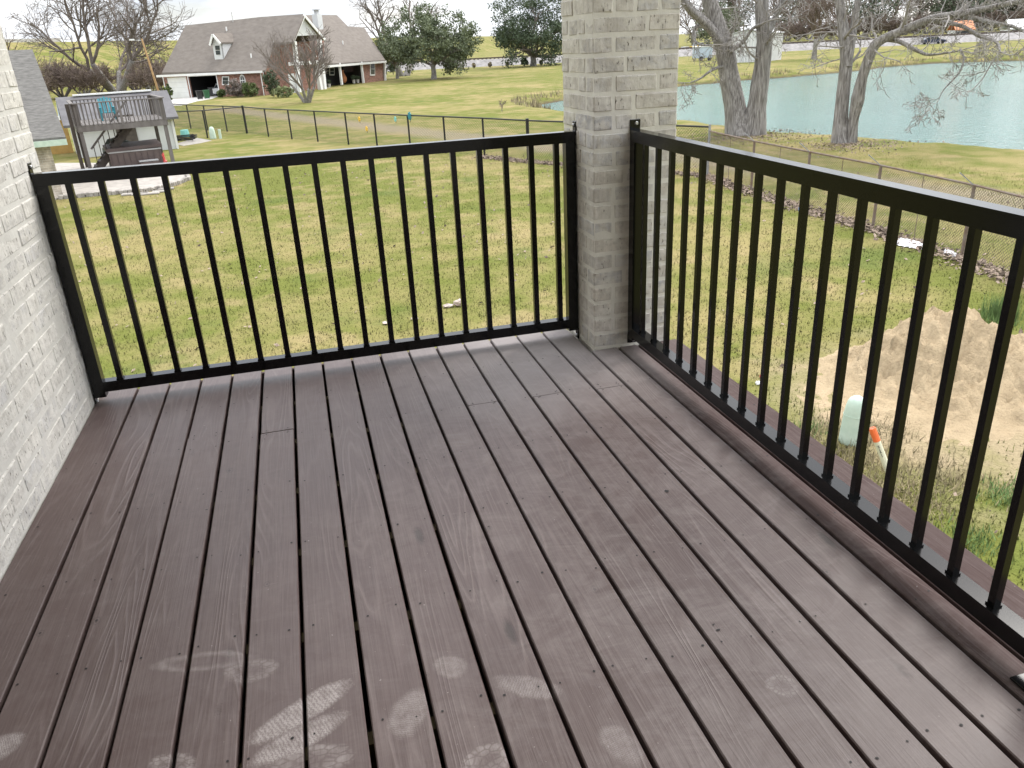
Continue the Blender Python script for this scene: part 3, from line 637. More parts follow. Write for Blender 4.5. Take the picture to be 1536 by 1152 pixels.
# ================================================================== RAILINGS
def rail_set(name, label, p0, p1, nrm, zt, zb, nb_pos, endposts):
    """p0,p1: front-face end points; nrm: outward direction from deck face (thickness)."""
    p0 = np.array(p0, float); p1 = np.array(p1, float); d = (p1-p0)/np.linalg.norm(p1-p0); n = np.array(nrm, float)
    r = thing(name, label, 'railing', (*((p0+p1)/2+n*0.025), 0), 'black metal railings of the deck')
    S = 0.050; c = n*S/2
    def v3(p, z): return (p[0], p[1], z)
    MB().beam(v3(p0+c, zt-S/2), v3(p1+c, zt-S/2), S, S).build('top_rail', M['steel'], r)
    a = p0+d*(S+0.0005); b = p1-d*(S+0.0005)
    MB().beam(v3(a+c, zb+S/2), v3(b+c, zb+S/2), S, S-0.002).build('bottom_rail', M['steel'], r)
    for e, q in ((p0+d*S/2, 0), (p1-d*S/2, 1)):
        z0 = endposts[q]; MB().beam(v3(e+c, z0), v3(e+c, zt-S-0.0005), S, S, up=(n[0], n[1], 0)).build('post', M['steel'], r)
    for s in nb_pos:
        q = p0+d*s+c; B = 0.025 if abs(d[0]) > .5 else 0.0205
        o = MB().beam(v3(q, zb+S-0.002), v3(q, zt-S+0.002), B, B, up=(n[0], n[1], 0)).build('baluster', M['steel'], r)
        # weld bead
        w_ = MB().box((q[0], q[1], zb+S+0.002), (B+0.005, B+0.005, 0.006)).build('weld', M['steel'], r)
    return r
nl = [0.122+0.1243*i for i in range(18)]; nl = [s for s in nl if s < XC-XL-0.07]
Lr = rail_set('railing', 'black metal railing running from the pale brick wall to the brick column', (XL+0.006, YR), (XC-0.006, YR), (0, 1), 1.0224, 0.0484, nl, (0.025, 0.035))
nr = [YC-0.006-(3.306-0.1315*i) for i in range(17)]
Rr = rail_set('railing', 'black metal railing above the deck edge, bolted to the column face overlooking the sand', (XR, YC-0.006), (XR, 1.0), (1, 0), 1.0353, 0.0591, nr, (0.045, 0.004))
def bracket(parent, c, d, boltc, axis_):
    b = MB().cbox(c, d, 0.002).build('bracket', M['steel'], parent)
    pr = [(0.009, 0.0), (0.009, 0.004), (0.0055, 0.007)]
    m = MB(); n = 10; vs = []; fs = []
    for (rr, h) in pr:
        for k in range(n):
            t = 2*math.pi*k/n; u, v = rr*math.cos(t), rr*math.sin(t)
            vs.append((boltc[0]+h, boltc[1]+u, boltc[2]+v) if axis_ == '+x' else (boltc[0]-h, boltc[1]+u, boltc[2]+v) if axis_ == '-x' else (boltc[0]+u, boltc[1]-h, boltc[2]+v))
    for i in range(2):
        for k in range(n): fs.append((i*n+k, i*n+(k+1) % n, (i+1)*n+(k+1) % n, (i+1)*n+k))
    fs.append(tuple(2*n+k for k in range(n))); m.add(vs, fs)
    m.build('bolt', M['bolt'], b)
for z, s in ((1.0224+0.012, 1), (0.012, -1)):
    bracket(Lr, (XL+0.003, YR+0.025, z), (0.005, 0.042, 0.062), (XL+0.0055, YR+0.025, z+0.014*s), '+x')
    bracket(Lr, (XC-0.003, YR+0.025, z), (0.005, 0.042, 0.062), (XC-0.0055, YR+0.025, z+0.014*s), '-x')
bracket(Rr, (XR+0.025, YC-0.003, 1.0353+0.012), (0.05, 0.005, 0.062), (XR+0.030, YC-0.0055, 1.0353+0.026), '-y')
bracket(Rr, (XR+0.025, YC-0.003, 0.04), (0.05, 0.005, 0.05), (XR+0.030, YC-0.0055, 0.03), '-y')
MB().cbox((XR+0.025, 1.03, 0.0045), (0.10, 0.10, 0.007), 0.002).build('base_plate', M['steel'], Rr)

# ================================================================== SAND PILE, LAWN COVER
PK = gp(1425, 492, ZG+0.60); PK2 = gp(1350, 520, ZG+0.40); PK3 = gp(1545, 530, ZG+0.45)
APR = gp(1400, 622)
def sand_h(x, y):
    g = lambda P, h, r, rx=1.0: h*np.exp(-(((x-P[0])/rx)**2+(y-P[1])**2)/(2*r*r))
    h = g(PK, 0.52, 0.62)+g(PK2, 0.30, 0.55)+g(PK3, 0.30, 0.75)
    h += 0.20*np.exp(-(((x-APR[0]-0.9)/1.75)**2+((y-APR[1]-0.3)/1.15)**2))
    n = vnoise(x, y, 1.6, 11)*0.34+vnoise(x, y, 4.1, 12)*0.36+vnoise(x, y, 9.5, 13)*0.30
    h = h*(0.84+0.32*n)+(n-0.5)*0.15-0.075
    h += np.clip(h, 0, 0.22)*0.30*(vnoise(x, y, 13, 14)-0.5)*2+np.clip(h, 0, 0.25)*0.20*(vnoise(x, y, 25, 15)-0.5)*2
    return h
sx_ = np.arange(APR[0]-4.2, PK3[0]+3.5, 0.055); sy_ = np.arange(APR[1]-3.4, PK[1]+2.6, 0.055)
X, Y = np.meshgrid(sx_, sy_, indexing='ij'); H = sand_h(X, Y); nx, ny = X.shape; idx = np.arange(nx*ny).reshape(nx, ny)
keep = (np.maximum.reduce([H[:-1, :-1], H[1:, :-1], H[1:, 1:], H[:-1, 1:]]) > -0.02)
Q = np.stack([idx[:-1, :-1], idx[1:, :-1], idx[1:, 1:], idx[:-1, 1:]], -1)[keep]
used = np.unique(Q); remap = -np.ones(nx*ny, int); remap[used] = np.arange(len(used))
o = fastmesh('sand_pile', np.stack([X, Y, ZG+H], -1).reshape(-1, 3)[used], remap[Q], M['sand'], smooth=True, nper=4)
tag(o, 'heap of pale tan sand dumped on the lawn beyond the railing', 'sand pile')

def blades(name, P, hmin, hmax, wd, mat, lean=0.9, seed=1):
    r = np.random.default_rng(seed); n = len(P); a = r.random(n)*2*np.pi; h = hmin+(hmax-hmin)*r.random(n)**1.5; l = r.random(n)*lean
    t = np.stack([np.cos(a), np.sin(a), np.zeros(n)], -1); b = a+np.pi/2+r.normal(0, .5, n); s = np.stack([np.cos(b), np.sin(b), np.zeros(n)], -1)
    w_ = wd*(0.6+0.8*r.random(n))[:, None]
    tip = P+t*(h*np.sin(l))[:, None]+np.array([0, 0, 1.0])*(h*np.cos(l))[:, None]
    V = np.stack([P-s*w_/2, P+s*w_/2, tip], 1).reshape(-1, 3)
    return stuff(fastmesh(name, V, np.arange(3*n).reshape(-1, 3), mat))
def lawn_pts(n, x0, x1, y0, y1, seed, fall=None):
    r = np.random.default_rng(seed); x = r.uniform(x0, x1, n); y = r.uniform(y0, y1, n); k = (sand_h(x, y) < -0.01) & (pond_sd(x, y) > 1.0) & ((np.hypot(x-APR[0]-.7, y-APR[1]-.1)+(vnoise(x, y, 1.1, 77)-.5)*3 > 2.3) | (r.random(n) < .25))
    k &= ~((x < 2.2) & (y < 4.3))
    if fall: k &= r.random(n) < np.clip((fall/np.hypot(x, y))**1.3, 0, 1)
    # clumps: thin out by noise
    k &= r.random(n) < 0.35+0.9*vnoise(x, y, 2.3, seed+50)
    x, y = x[k], y[k]; return np.stack([x, y, np.full(len(x), ZG-0.004)], -1)
blades('grass', lawn_pts(620000, -13, 22, 3.5, 40, 21, 13.0), 0.03, 0.085, 0.016, M['blade'], 1.25, 22)
# rough grass round the pedestal
def tuft_pts(c, r, n, seed):
    g = np.random.default_rng(seed); a = g.normal(0, r, (n, 2)); return np.stack([c[0]+a[:, 0], c[1]+a[:, 1], np.full(n, ZG-0.004)], -1)
T = [gp(1290, 690), gp(1340, 735), gp(1235, 650), gp(1380, 760), gp(1255, 690), gp(1310, 645), gp(1420, 720)]
P = np.concatenate([tuft_pts(c, 0.22, 420, 60+i) for i, c in enumerate(T)]+[tuft_pts(gp(1330, 700), 0.5, 900, 75)])
blades('rough_grass', P, 0.06, 0.17, 0.012, M['reed'], 1.2, 23)
P = np.concatenate([tuft_pts(gp(1515, 745), 0.16, 420, 90), tuft_pts(gp(1455, 815), 0.15, 300, 91), tuft_pts(gp(1500, 483), 0.16, 500, 92), tuft_pts(gp(1210, 645), 0.10, 160, 93)])
blades('green_weed', P, 0.05, 0.16, 0.012, M['greenblade'], 0.9, 24)
P = tuft_pts(gp(1500, 476), 0.13, 500, 95); blades('tall_green_grass', P, 0.25, 0.5, 0.012, M['greenblade'], 0.5, 27)

def litter(name, P, size, mat, seed):
    r = np.random.default_rng(seed); n = len(P); s = size*(0.5+r.random(n))[:, None]
    a = r.normal(size=(n, 3)); a[:, 2] *= 0.45; a /= np.linalg.norm(a, axis=1)[:, None]; u = r.normal(size=(n, 3)); u[:, 2] *= 0.45
    b = np.cross(a, np.cross(u, a)); b /= np.linalg.norm(b, axis=1)[:, None]
    V = np.stack([P-a*s*0.6, P+b*s*0.35, P+a*s*0.6, P-b*s*0.35], 1).reshape(-1, 3)
    return stuff(fastmesh(name, V, np.arange(4*n).reshape(-1, 4), mat, nper=4))
# ================================================================== FENCES
HF = 1.5
def fence_mesh(mb, P, Q_, h, s=0.075, r=0.0036, z0=ZG+0.03):
    P = np.array(P[:2]); Q_ = np.array(Q_[:2]); L = np.linalg.norm(Q_-P); d = (Q_-P)/L
    k = -h
    while k < L:
        for sg in (1, -1):
            a, b = (k, k+h) if sg > 0 else (k+h, k)
            za, zb = 0.0, h
            # clip to 0..L
            t0, t1 = 0.0, 1.0
            for v0, v1 in ((a, b),):
                if v1 != v0:
                    ta, tb = sorted(((0-v0)/(v1-v0), (L-v0)/(v1-v0))); t0, t1 = max(t0, ta), min(t1, tb)
            if t1-t0 > 0.02:
                p = P+d*(a+(b-a)*t0); q = P+d*(a+(b-a)*t1)
                mb.tube([(*p, z0+h*t0), (*q, z0+h*t1)], r, 3, cap=False)
        k += s
def post_at(px, py, z=ZG): return gp(px, py, z)
# galvanised / rusty chain link along the right of the yard
fr = thing('chain_link_fence', 'rusty chain link fence with angled post arms between yard and pond', 'fence', gp(1309, 341))
posts = [gp(1600, 445), gp(1442, 385), gp(1309, 341)]
dirf = posts[2]-posts[1]; dirf[2] = 0
p4 = gp(1126.5, 286); p3 = (posts[2]+p4)/2; p3[2] = ZG
pt = gp(1061, 263)
extra = posts[0]-(posts[1]-posts[0])*0
posts = [2*posts[0]-posts[1], posts[0], posts[1], posts[2], p3, p4, pt]
for i, p in enumerate(posts):
    tall = i == len(posts)-1
    top = HF+(0.22 if tall else 0.0)
    o = MB().tube([(p[0], p[1], ZG-0.1), (p[0], p[1], ZG+top)], 0.042 if tall else 0.036, 8).build('post', M['galv'] if tall else M['rust'], fr)
    if not tall:
        arm = np.array([p[0]+0.16, p[1]+0.20, ZG+HF+0.24]) if i < 5 else np.array([p[0]+0.1, p[1]+0.3, ZG+HF+0.24])
        e = np.array([-0.26, 0.16, 0.24]); MB().beam((p[0], p[1], ZG+HF-0.02), (p[0]+e[0], p[1]+e[1], ZG+HF+e[2]), 0.035, 0.02).build('barb_arm', M['galv'], o)
mesh_ = MB(); tr_ = MB()
for a, b in zip(posts[:-1], posts[1:]):
    MB().tube([(a[0], a[1], ZG+HF-0.01), (b[0], b[1], ZG+HF-0.01)], 0.026, 6).build('top_rail', M['rust'], fr)
    fence_mesh(mesh_, a, b, HF-0.04)
    m_ = (a+b)/2; MB().tube([(m_[0], m_[1], ZG-0.05), (m_[0], m_[1], ZG+HF-0.02)], 0.009, 5).build('line_stake', M['rust'], fr)
stuff(mesh_.build('wire_mesh', M['wire'], fr, fix=False))
# black chain link fence to the left and behind the column
fb = thing('black_fence', 'black chain link fence crossing between the yard and the far lawn', 'fence', gp(520, 215))
base = [(262, 190.5), (286.6, 193), (312, 195.6), (341, 197.5), (370.6, 200), (403, 205), (438, 208.7), (477, 212.5), (523, 217), (566, 221), (616, 225.5), (669, 230), (727, 235), (793, 242)]
bp = [gp(*q) for q in base]
HB = 1.65
mesh_ = MB()
def topz(px, py, P): return facing(px, py, P)[2]
for i, p in enumerate(bp):
    big = i in (4, 13)
    MB().tube([(p[0], p[1], ZG-0.1), (p[0], p[1], ZG+HB+(0.06 if big else 0))], 0.07 if big else 0.045, 7).build('post', M['blackwire'], fb)
allp = bp+[pt]
near = [gp(311.6, 207), gp(255, 209)]
for a, b in list(zip(allp[:-1], allp[1:]))+[(bp[4], near[0]), (near[0], near[1])]:
    MB().tube([(a[0], a[1], ZG+HB-0.02), (b[0], b[1], ZG+HB-0.02)], 0.032, 6).build('top_rail', M['blackwire'], fb)
    fence_mesh(mesh_, a, b, HB-0.05, 0.11, 0.0042)
for p in near: MB().tube([(p[0], p[1], ZG-0.1), (p[0], p[1], ZG+HB)], 0.05, 7).build('post', M['blackwire'], fb)
stuff(mesh_.build('wire_mesh', M['blackwire'], fb, fix=False))
# leaf litter along the fence line and under the pond trees
r = np.random.default_rng(5); Ls = []
line = posts+[bp[13], bp[12]]
for a, b in zip(line[:-1], line[1:]):
    n = int(260*np.linalg.norm((b-a)[:2])); t = r.random(n); q = a[None]+(b-a)[None]*t[:, None]; q[:, :2] += r.normal(0, 0.19, (n, 2)); q[:, 0] -= 0.2; q[:, 2] = ZG+r.random(n)*0.07; Ls.append(q)
litter('leaf_litter', np.concatenate(Ls), 0.085, M['deadleaf'], 6)
Ls = []
for c, s, n in ((gp(1115, 203), 1.6, 1800), (gp(1262, 216), 1.1, 1000)):
    q = np.stack([c[0]+r.normal(0, s, n), c[1]-0.6+r.normal(0, s*0.9, n), np.full(n, ZG)+r.random(n)*0.05], -1); q = q[pond_sd(q[:, 0], q[:, 1]) > 0.9]; Ls.append(q)
n = 1500; q = np.stack([r.uniform(-10, 20, n), r.uniform(4, 36, n), np.full(n, ZG+0.03)], -1); q = q[(sand_h(q[:, 0], q[:, 1]) < 0)]; Ls.append(q)
litter('fallen_leaves', np.concatenate(Ls), 0.07, M['deadleaf'], 8)

# ================================================================== TREES
UPV = np.array([0, 0, 1.0])
def unit(v): v = np.array(v, float); return v/max(np.linalg.norm(v), 1e-9)
def grow(mb, p, d, L, r, lev, rg, cfg, tips):
    ns = max(3, min(6, int(L/cfg['seg'])+2)); pts = [np.array(p, float)]; dirs = []
    for i in range(ns):
        d = unit(d+rg.normal(size=3)*cfg['wig']+UPV*cfg['up'][min(lev, len(cfg['up'])-1)]); dirs.append(d); pts.append(pts[-1]+d*L/ns)
    end = 0.45 if lev < cfg['max'] else 0.3
    rad = [max(r*(1-(1-end)*i/ns), cfg['rmin']) for i in range(ns+1)]
    mb.tube(pts, rad, 6 if lev == 0 else (4 if lev == 1 else 3), cap=False)
    tips.append((lev, pts[-1], d))
    if lev >= cfg['max']: return
    nc = cfg['n'][min(lev, len(cfg['n'])-1)]
    for k in range(nc):
        t = cfg['t0']+(1-cfg['t0'])*(k+rg.random())/nc; f = t*ns; i = min(int(f), ns-1); q = pts[i]+(pts[i+1]-pts[i])*(f-i)
        ax_ = unit(np.cross(dirs[i], rg.normal(size=3))); ang = math.radians(rg.uniform(*cfg['ang']))
        nd = dirs[i]*math.cos(ang)+ax_*math.sin(ang)
        grow(mb, q, nd, L*cfg['rat']*(1.15-0.45*t)*rg.uniform(.75, 1.2), rad[i]*rg.uniform(.5, .7), lev+1, rg, cfg, tips)
def along(pts, n):
    P = [np.array(p) for p in pts]; out_ = []
    for i in range(len(P)-1):
        for k in range(n): out_.append(P[i]+(P[i+1]-P[i])*k/n)
    out_.append(P[-1]); return out_
def smooth_path(pts, n=4):
    P = [np.array(p, float) for p in pts]; out_ = []
    for i in range(len(P)-1):
        a = P[max(i-1, 0)]; b = P[i]; c = P[i+1]; e = P[min(i+2, len(P)-1)]
        for k in range(n):
            t = k/n; out_.append(0.5*((2*b)+(-a+c)*t+(2*a-5*b+4*c-e)*t*t+(-a+3*b-3*c+e)*t**3))
    out_.append(P[-1]); return out_
def bumpy_tube(mb, pts, rads, n, seed, amp=0.12):
    """trunk with ridged, uneven section"""
    rg = np.random.default_rng(seed); P = [np.array(p, float) for p in pts]; m = len(P); vs = []; a = None
    ridge_ = 1+amp*np.sin(np.arange(n)*2*np.pi/n*3+rg.random()*6)*0.5+rg.normal(0, amp*0.45, n)
    for i in range(m):
        d = unit(P[min(i+1, m-1)]-P[max(i-1, 0)])
        a = unit(np.cross(d, (0.3, 0.5, 0.8))) if a is None else unit(a-d*np.dot(a, d))
        b = np.cross(d, a); j = 1+rg.normal(0, amp*0.16, n)
        for k in range(n):
            t = 2*math.pi*k/n; vs.append(P[i]+(a*math.cos(t)+b*math.sin(t))*rads[i]*ridge_[k]*j[k])
    fs = [(i*n+k, i*n+(k+1) % n, (i+1)*n+(k+1) % n, (i+1)*n+k) for i in range(m-1) for k in range(n)]
    mb.add(vs, fs+[tuple((m-1)*n+k for k in range(n))])
def radii(ctrl, n):      # linear interpolation of control radii onto smooth_path(n)
    out_ = []
    for i in range(len(ctrl)-1):
        for k in range(n): out_.append(ctrl[i]+(ctrl[i+1]-ctrl[i])*k/n)
    return out_+[ctrl[-1]]
def leaf_cloud(centers, rad, n, size, seed, flat=0.7):
    r = np.random.default_rng(seed); C = np.array(centers); k = r.integers(0, len(C), n)
    u = r.normal(size=(n, 3)); u /= np.linalg.norm(u, axis=1)[:, None]; rr = rad*r.random(n)**0.45
    P = C[k]+u*rr[:, None]*np.array([1, 1, flat])
    a = r.normal(size=(n, 3)); a /= np.linalg.norm(a, axis=1)[:, None]; b = np.cross(a, r.normal(size=(n, 3))); b /= np.linalg.norm(b, axis=1)[:, None]
    s = (size*(0.6+0.8*r.random(n)))[:, None]
    V = np.stack([P-a*s*.6, P+b*s*.4, P+a*s*.6, P-b*s*.4], 1).reshape(-1, 3)
    return V, np.arange(4*n).reshape(-1, 4)

# two big bare trees on the near bank
def big_tree(label, base, stems, seed, knots=()):
    t = thing('bare_tree', label, 'tree', (base[0], base[1], ZG), 'big bare trees on the pond bank')
    tr = MB(); br = MB(); rg = np.random.default_rng(seed)
    ppm = F/np.dot(np.array(base)-CAM, FW)     # photo pixels per metre here
    cfg = dict(seg=0.7, wig=0.24, up=[0.03, 0.0, -0.07, -0.10, -0.05], rmin=0.009, max=3, n=[4, 3, 3], t0=0.2, ang=(28, 75), rat=0.62)
    for j, (path, wpx, kids, dep, dlen) in enumerate(stems):
        pts = [facing(x, y, np.array(base)+np.array([dep*i/len(path)*0.45, dep*i/len(path), 0])) for i, (x, y) in enumerate(path)]
        if j < 2 or wpx[0] > 14: pts[0] = pts[0]+np.array([0, 0, -0.12])
        sp = smooth_path(pts, 5); rr = radii([w_/ppm/2*0.82 for w_ in wpx], 5)
        bumpy_tube(tr, sp, rr, 14, seed*10+j)
        tips = []
        for _ in range(kids):
            f = rg.uniform(0.38 if wpx[0] > 14 else 0.1, 1.0)*(len(sp)-1); i = min(int(f), len(sp)-2); q = sp[i]; d = unit(sp[i+1]-sp[i])
            ax_ = unit(np.cross(d, rg.normal(size=3))); an = math.radians(rg.uniform(40, 85)); nd = d*math.cos(an)+ax_*math.sin(an)
            grow(br, q, nd, rg.uniform(0.6, 1.25)*dlen, min(rr[i]*0.38, 0.075)*rg.uniform(.5, 1), 0, rg, cfg, tips)
        # continuation beyond the path end
        for _ in range(2): grow(br, sp[-1], unit(unit(sp[-1]-sp[-2])+rg.normal(size=3)*0.3), dlen*1.5, rr[-1]*0.8, 0, rg, cfg, tips)
    tr.build('trunk', M['bark'], t, smooth=True); stuff(br.build('crown', M['twig'], t, fix=False)); return t
b1 = gp(1116, 202)
big_tree('thick grey bare tree forking low into two furrowed trunks beside the pond', b1, [
    ([(1110, 204), (1103, 165), (1093, 110), (1084, 62), (1066, 8), (1052, -60), (1030, -140)], [56, 37, 33, 31, 26, 18, 8], 9, 0.6, 2.3),
    ([(1127, 204), (1134, 160), (1141, 110), (1146, 62), (1142, 8), (1146, -60), (1150, -150)], [52, 32, 28, 26, 22, 16, 7], 9, -0.4, 2.3),
    ([(1086, 62), (1060, 36), (1034, 12), (1010, -20), (975, -60)], [17, 17, 14, 10, 5], 7, -1.2, 2.0),
    ([(1085, 60), (1062, 42), (1044, 40), (1040, 55), (1047, 66), (1064, 68)], [9, 8, 6, 5, 4, 3], 3, -0.8, 1.0),
    ([(1148, 58), (1162, 28), (1176, -5), (1200, -50)], [12, 10, 8, 4], 6, 1.0, 2.0),
    ([(1086, 82), (1112, 66), (1128, 44), (1142, 36)], [7, 6, 5, 4], 4, -1.0, 1.2),
    ([(1092, 98), (1070, 104), (1050, 118), (1035, 124)], [6, 5, 3, 2], 5, -1.2, 1.1)], 3)
b2 = gp(1266, 214)
big_tree('grey bare tree with a knotted leaning limb reaching over the water', b2, [
    ([(1260, 216), (1261, 175), (1265, 130), (1269, 85), (1264, 40), (1257, -10), (1245, -90)], [36, 24, 22, 21, 18, 14, 7], 9, 0.3, 2.2),
    ([(1277, 214), (1280, 180), (1286, 148), (1293, 116), (1305, 82), (1318, 62), (1352, 46), (1396, 28), (1440, 20), (1490, 10), (1545, -4), (1610, -26)], [20, 17, 23, 17, 17, 15, 13, 12, 10, 9, 7, 3], 11, -1.0, 1.7),
    ([(1272, 100), (1278, 60), (1284, 20), (1294, -30), (1300, -90)], [14, 13, 12, 8, 4], 8, 0.8, 2.0),
    ([(1324, 58), (1348, 62), (1376, 76), (1396, 82), (1440, 76)], [9, 7, 6, 4, 2], 7, -1.6, 1.3),
    ([(1396, 30), (1440, 38), (1470, 54), (1494, 62), (1500, 78)], [8, 6, 6, 5, 3], 8, -2.2, 1.3),
    ([(1440, 22), (1480, 32), (1520, 40), (1560, 60)], [7, 6, 5, 3], 7, 1.4, 1.3),
    ([(1440, 74), (1446, 88), (1438, 110), (1416, 134), (1408, 150)], [4, 3, 3, 2, 1], 6, -1.5, 0.9)], 5)

def simple_bare(label, base, top_px, seed, spread, mat='browntwig', stems=1, cfg_=None, group=None, name='bare_tree', r0=None, h=None):
    base = np.array(base); h = h if h else facing(*top_px, base)[2]-base[2]
    t = thing(name, label, 'tree', (base[0], base[1], base[2]), group); tr = MB(); br = MB(); rg = np.random.default_rng(seed); tips = []
    cfg = dict(seg=1.0, wig=0.16, up=[0.10, 0.05, 0.02, 0.0], rmin=0.012*max(1, np.linalg.norm(base)/70), max=3, n=[6, 5, 4], t0=0.2, ang=(22, 60), rat=0.60)
    cfg.update(cfg_ or {}); r0 = r0 or h*0.022
    for s in range(stems):
        a = 2*math.pi*s/max(stems, 1)+rg.random(); ln = 0.0 if stems == 1 else spread
        d = unit(np.array([math.cos(a)*ln, math.sin(a)*ln, 1.0]))
        hh = h*rg.uniform(.22, .34); p0 = base-UPV*0.1+np.array([math.cos(a), math.sin(a), 0])*(0.0 if stems == 1 else r0*1.2)
        pts = smooth_path([p0, p0+d*hh*.5, p0+d*hh], 3); bumpy_tube(tr, pts, radii([r0*1.35, r0, r0*.85], 3), 8, seed+s)
        for k in range(4 if stems == 1 else 2):
            b_ = rg.random()*6.28; grow(br, pts[-1], unit(d+np.array([math.cos(b_), math.sin(b_), 0])*spread*rg.uniform(.5, 1.2)), h*rg.uniform(.45, .62), r0*rg.uniform(.5, .75), 0, rg, cfg, tips)
    tr.build('trunk', M['bark'], t, smooth=True); stuff(br.build('crown', M[mat], t, fix=False)); return t
def leafy(label, base, width, height, seed, mat, nleaf, lsize, name='live_oak', trunk_h=0.2, group=None, flat=0.62, gap=0.12):
    base = np.array(base, float); t = thing(name, label, 'tree', base, group); rg = np.random.default_rng(seed); tr = MB(); tips = []
    r0 = height*0.036; th = height*trunk_h
    bumpy_tube(tr, smooth_path([base-UPV*0.1, base+UPV*th*.5+np.array([.05, 0, 0])*th, base+UPV*th], 3), radii([r0*1.35, r0, r0*.95], 3), 9, seed)
    cfg = dict(seg=1.2, wig=0.16, up=[0.04, 0.03, 0.0], rmin=0.02, max=2, n=[5, 4], t0=0.3, ang=(25, 65), rat=0.62)
    lm = MB(); nb_ = 8
    for k in range(nb_):
        a = 2*math.pi*(k+rg.random()*.6)/nb_; el = rg.uniform(0.25, 1.3)
        d = np.array([math.cos(a)*math.cos(el), math.sin(a)*math.cos(el), math.sin(el)])
        reach = 0.62*math.hypot(width/2*math.cos(el), (height-th)*math.sin(el))
        grow(lm, base+UPV*th*rg.uniform(.85, 1.0), d, reach, r0*rg.uniform(.45, .6), 0, rg, cfg, tips)
    C = []
    cz = base[2]+th+(height-th)*0.42
    for _ in range(int(260)):
        u = rg.normal(size=3); u /= np.linalg.norm(u); rr = rg.random()**0.28
        p = np.array([base[0]+u[0]*rr*width/2, base[1]+u[1]*rr*width/2, cz+u[2]*rr*(height-th)*(0.58 if u[2] > 0 else 0.42)])
        if rg.random() > gap: C.append(p)
    C += [p for l, p, d in tips if l >= 1]
    tr.build('trunk', M['bark'], t, smooth=True); stuff(lm.build('limb', M['browntwig'], t, fix=False))
    V, Fq = leaf_cloud(C, height*0.085, nleaf, lsize, seed+1, 0.75)
    stuff(fastmesh('crown', V, Fq, M[mat], t, nper=4)); return t
D = lambda P: float(np.hypot(P[0], P[1]))
# far left
simple_bare('tall spreading bare tree with several dark trunks behind the wooden platform', gp(178, 141), (150, -60), 31, 0.75, 'browntwig', 5, dict(n=[9, 6, 5], rat=0.6, up=[0.10, 0.04, 0.02, 0.0], wig=0.14))
for i, (q, top, s) in enumerate((((60, 150), (50, 95), 0.9), ((95, 147), (85, 82), 0.9), ((128, 146), (118, 88), 0.9), ((30, 155), (15, 75), 0.9), ((230, 140), (222, 88), 0.9), ((12, 150), (-6, 40), 0.6), ((75, 139), (70, 92), .9), ((112, 138), (105, 86), .9), ((150, 138), (142, 92), .9), ((45, 141), (36, 84), .9), ((205, 138), (198, 92), .9), ((245, 137), (238, 100), .9))):
    simple_bare(('low tangle of reddish bare brush beyond the shed' if i != 5 else 'slender bare tree rising behind the grey shingled roof'), gp(*q), top, 40+i, s, 'redtwig', 9 if i != 5 else 1, dict(max=2, n=[9, 7], t0=.05), 'bare brush beyond the shed' if i != 5 else None, 'bare_brush' if i != 5 else 'bare_tree')
for i, (x, y, tp) in enumerate(((22, 132, 72), (62, 131, 74), (100, 130, 78), (140, 129, 76), (172, 128, 80), (212, 127, 78), (248, 126, 84))):
    simple_bare('tall brown bare bush in the thicket at the foot of the levee', gp(x, y), (x-14, tp), 400+i, 0.8, 'redtwig', 7, dict(max=2, n=[9, 7], t0=.05, rmin=0.045), 'thicket at the foot of the levee', 'thicket_bush')
# myrtle by the brick house
simple_bare('multi-stemmed vase shaped bare tree on the lawn before the brick house', gp(461, 154), (438, 50), 52, 0.62, 'browntwig', 7, dict(n=[6, 5, 3], up=[0.16, 0.10, 0.04, 0], wig=0.1, ang=(14, 38), rat=0.62), r0=0.14)
# live oaks
b = gp(651, 119); leafy('broad evergreen oak standing alone on the far lawn', b, 15.5, facing(650, 6, b)[2]-ZG, 61, 'oakleaf', 19000, 0.26)
b = gp(606, 114); simple_bare('bare grey tree rising behind the broad evergreen oak', b, (590, -40), 63, 0.6, 'browntwig', 2, dict(n=[7, 5, 4]), r0=0.45)
b = gp(590, 116); leafy('low dark evergreen oak bough mass against the house end', gp(596, 118), 8.0, facing(596, 48, gp(596, 118))[2]-ZG, 64, 'oakleaf', 6000, 0.24, trunk_h=0.35)
b = gp(800, 99); leafy('dark dense evergreen oak half hidden by the brick column', b, 17.0, facing(815, -35, b)[2]-ZG, 65, 'darkleaf', 19000, 0.30, trunk_h=0.12)
def rshrub(label, base, wd, ht, seed, mat, n, ls, group=None, name='shrub'):
    base = np.array(base); t = thing(name, label, 'shrub', base, group); r = np.random.default_rng(seed); C = []
    m = MB()
    for k in range(5):
        a = 2*math.pi*k/5; m.tube([base-UPV*.05, base+np.array([math.cos(a)*wd*.2, math.sin(a)*wd*.2, ht*.6])], [0.03, 0.015], 4)
    m.build('stem', M['browntwig'], t)
    for _ in range(60):
        u = r.normal(size=3); u /= np.linalg.norm(u); rr = r.random()**.35; C.append(base+np.array([u[0]*rr*wd*.45, u[1]*rr*wd*.45, ht*.52+u[2]*rr*ht*.44]))
    V, Fq = leaf_cloud(C, min(wd, ht)*0.16, n, ls, seed+1, 0.8); fastmesh('foliage', V, Fq, M[mat], t, nper=4); return t
def px_m(P): return F/np.dot(np.array(P)-CAM, FW)
b = gp(590, 112); rshrub('round dark green shrub beside the brick house end', b, 15/px_m(b), 18/px_m(b), 70, 'darkleaf', 1500, 0.16)
b = gp(787, 100); rshrub('round dark green shrub by the railway under the dark oak', b, 13/px_m(b), 14/px_m(b), 71, 'darkleaf', 1200, 0.18)
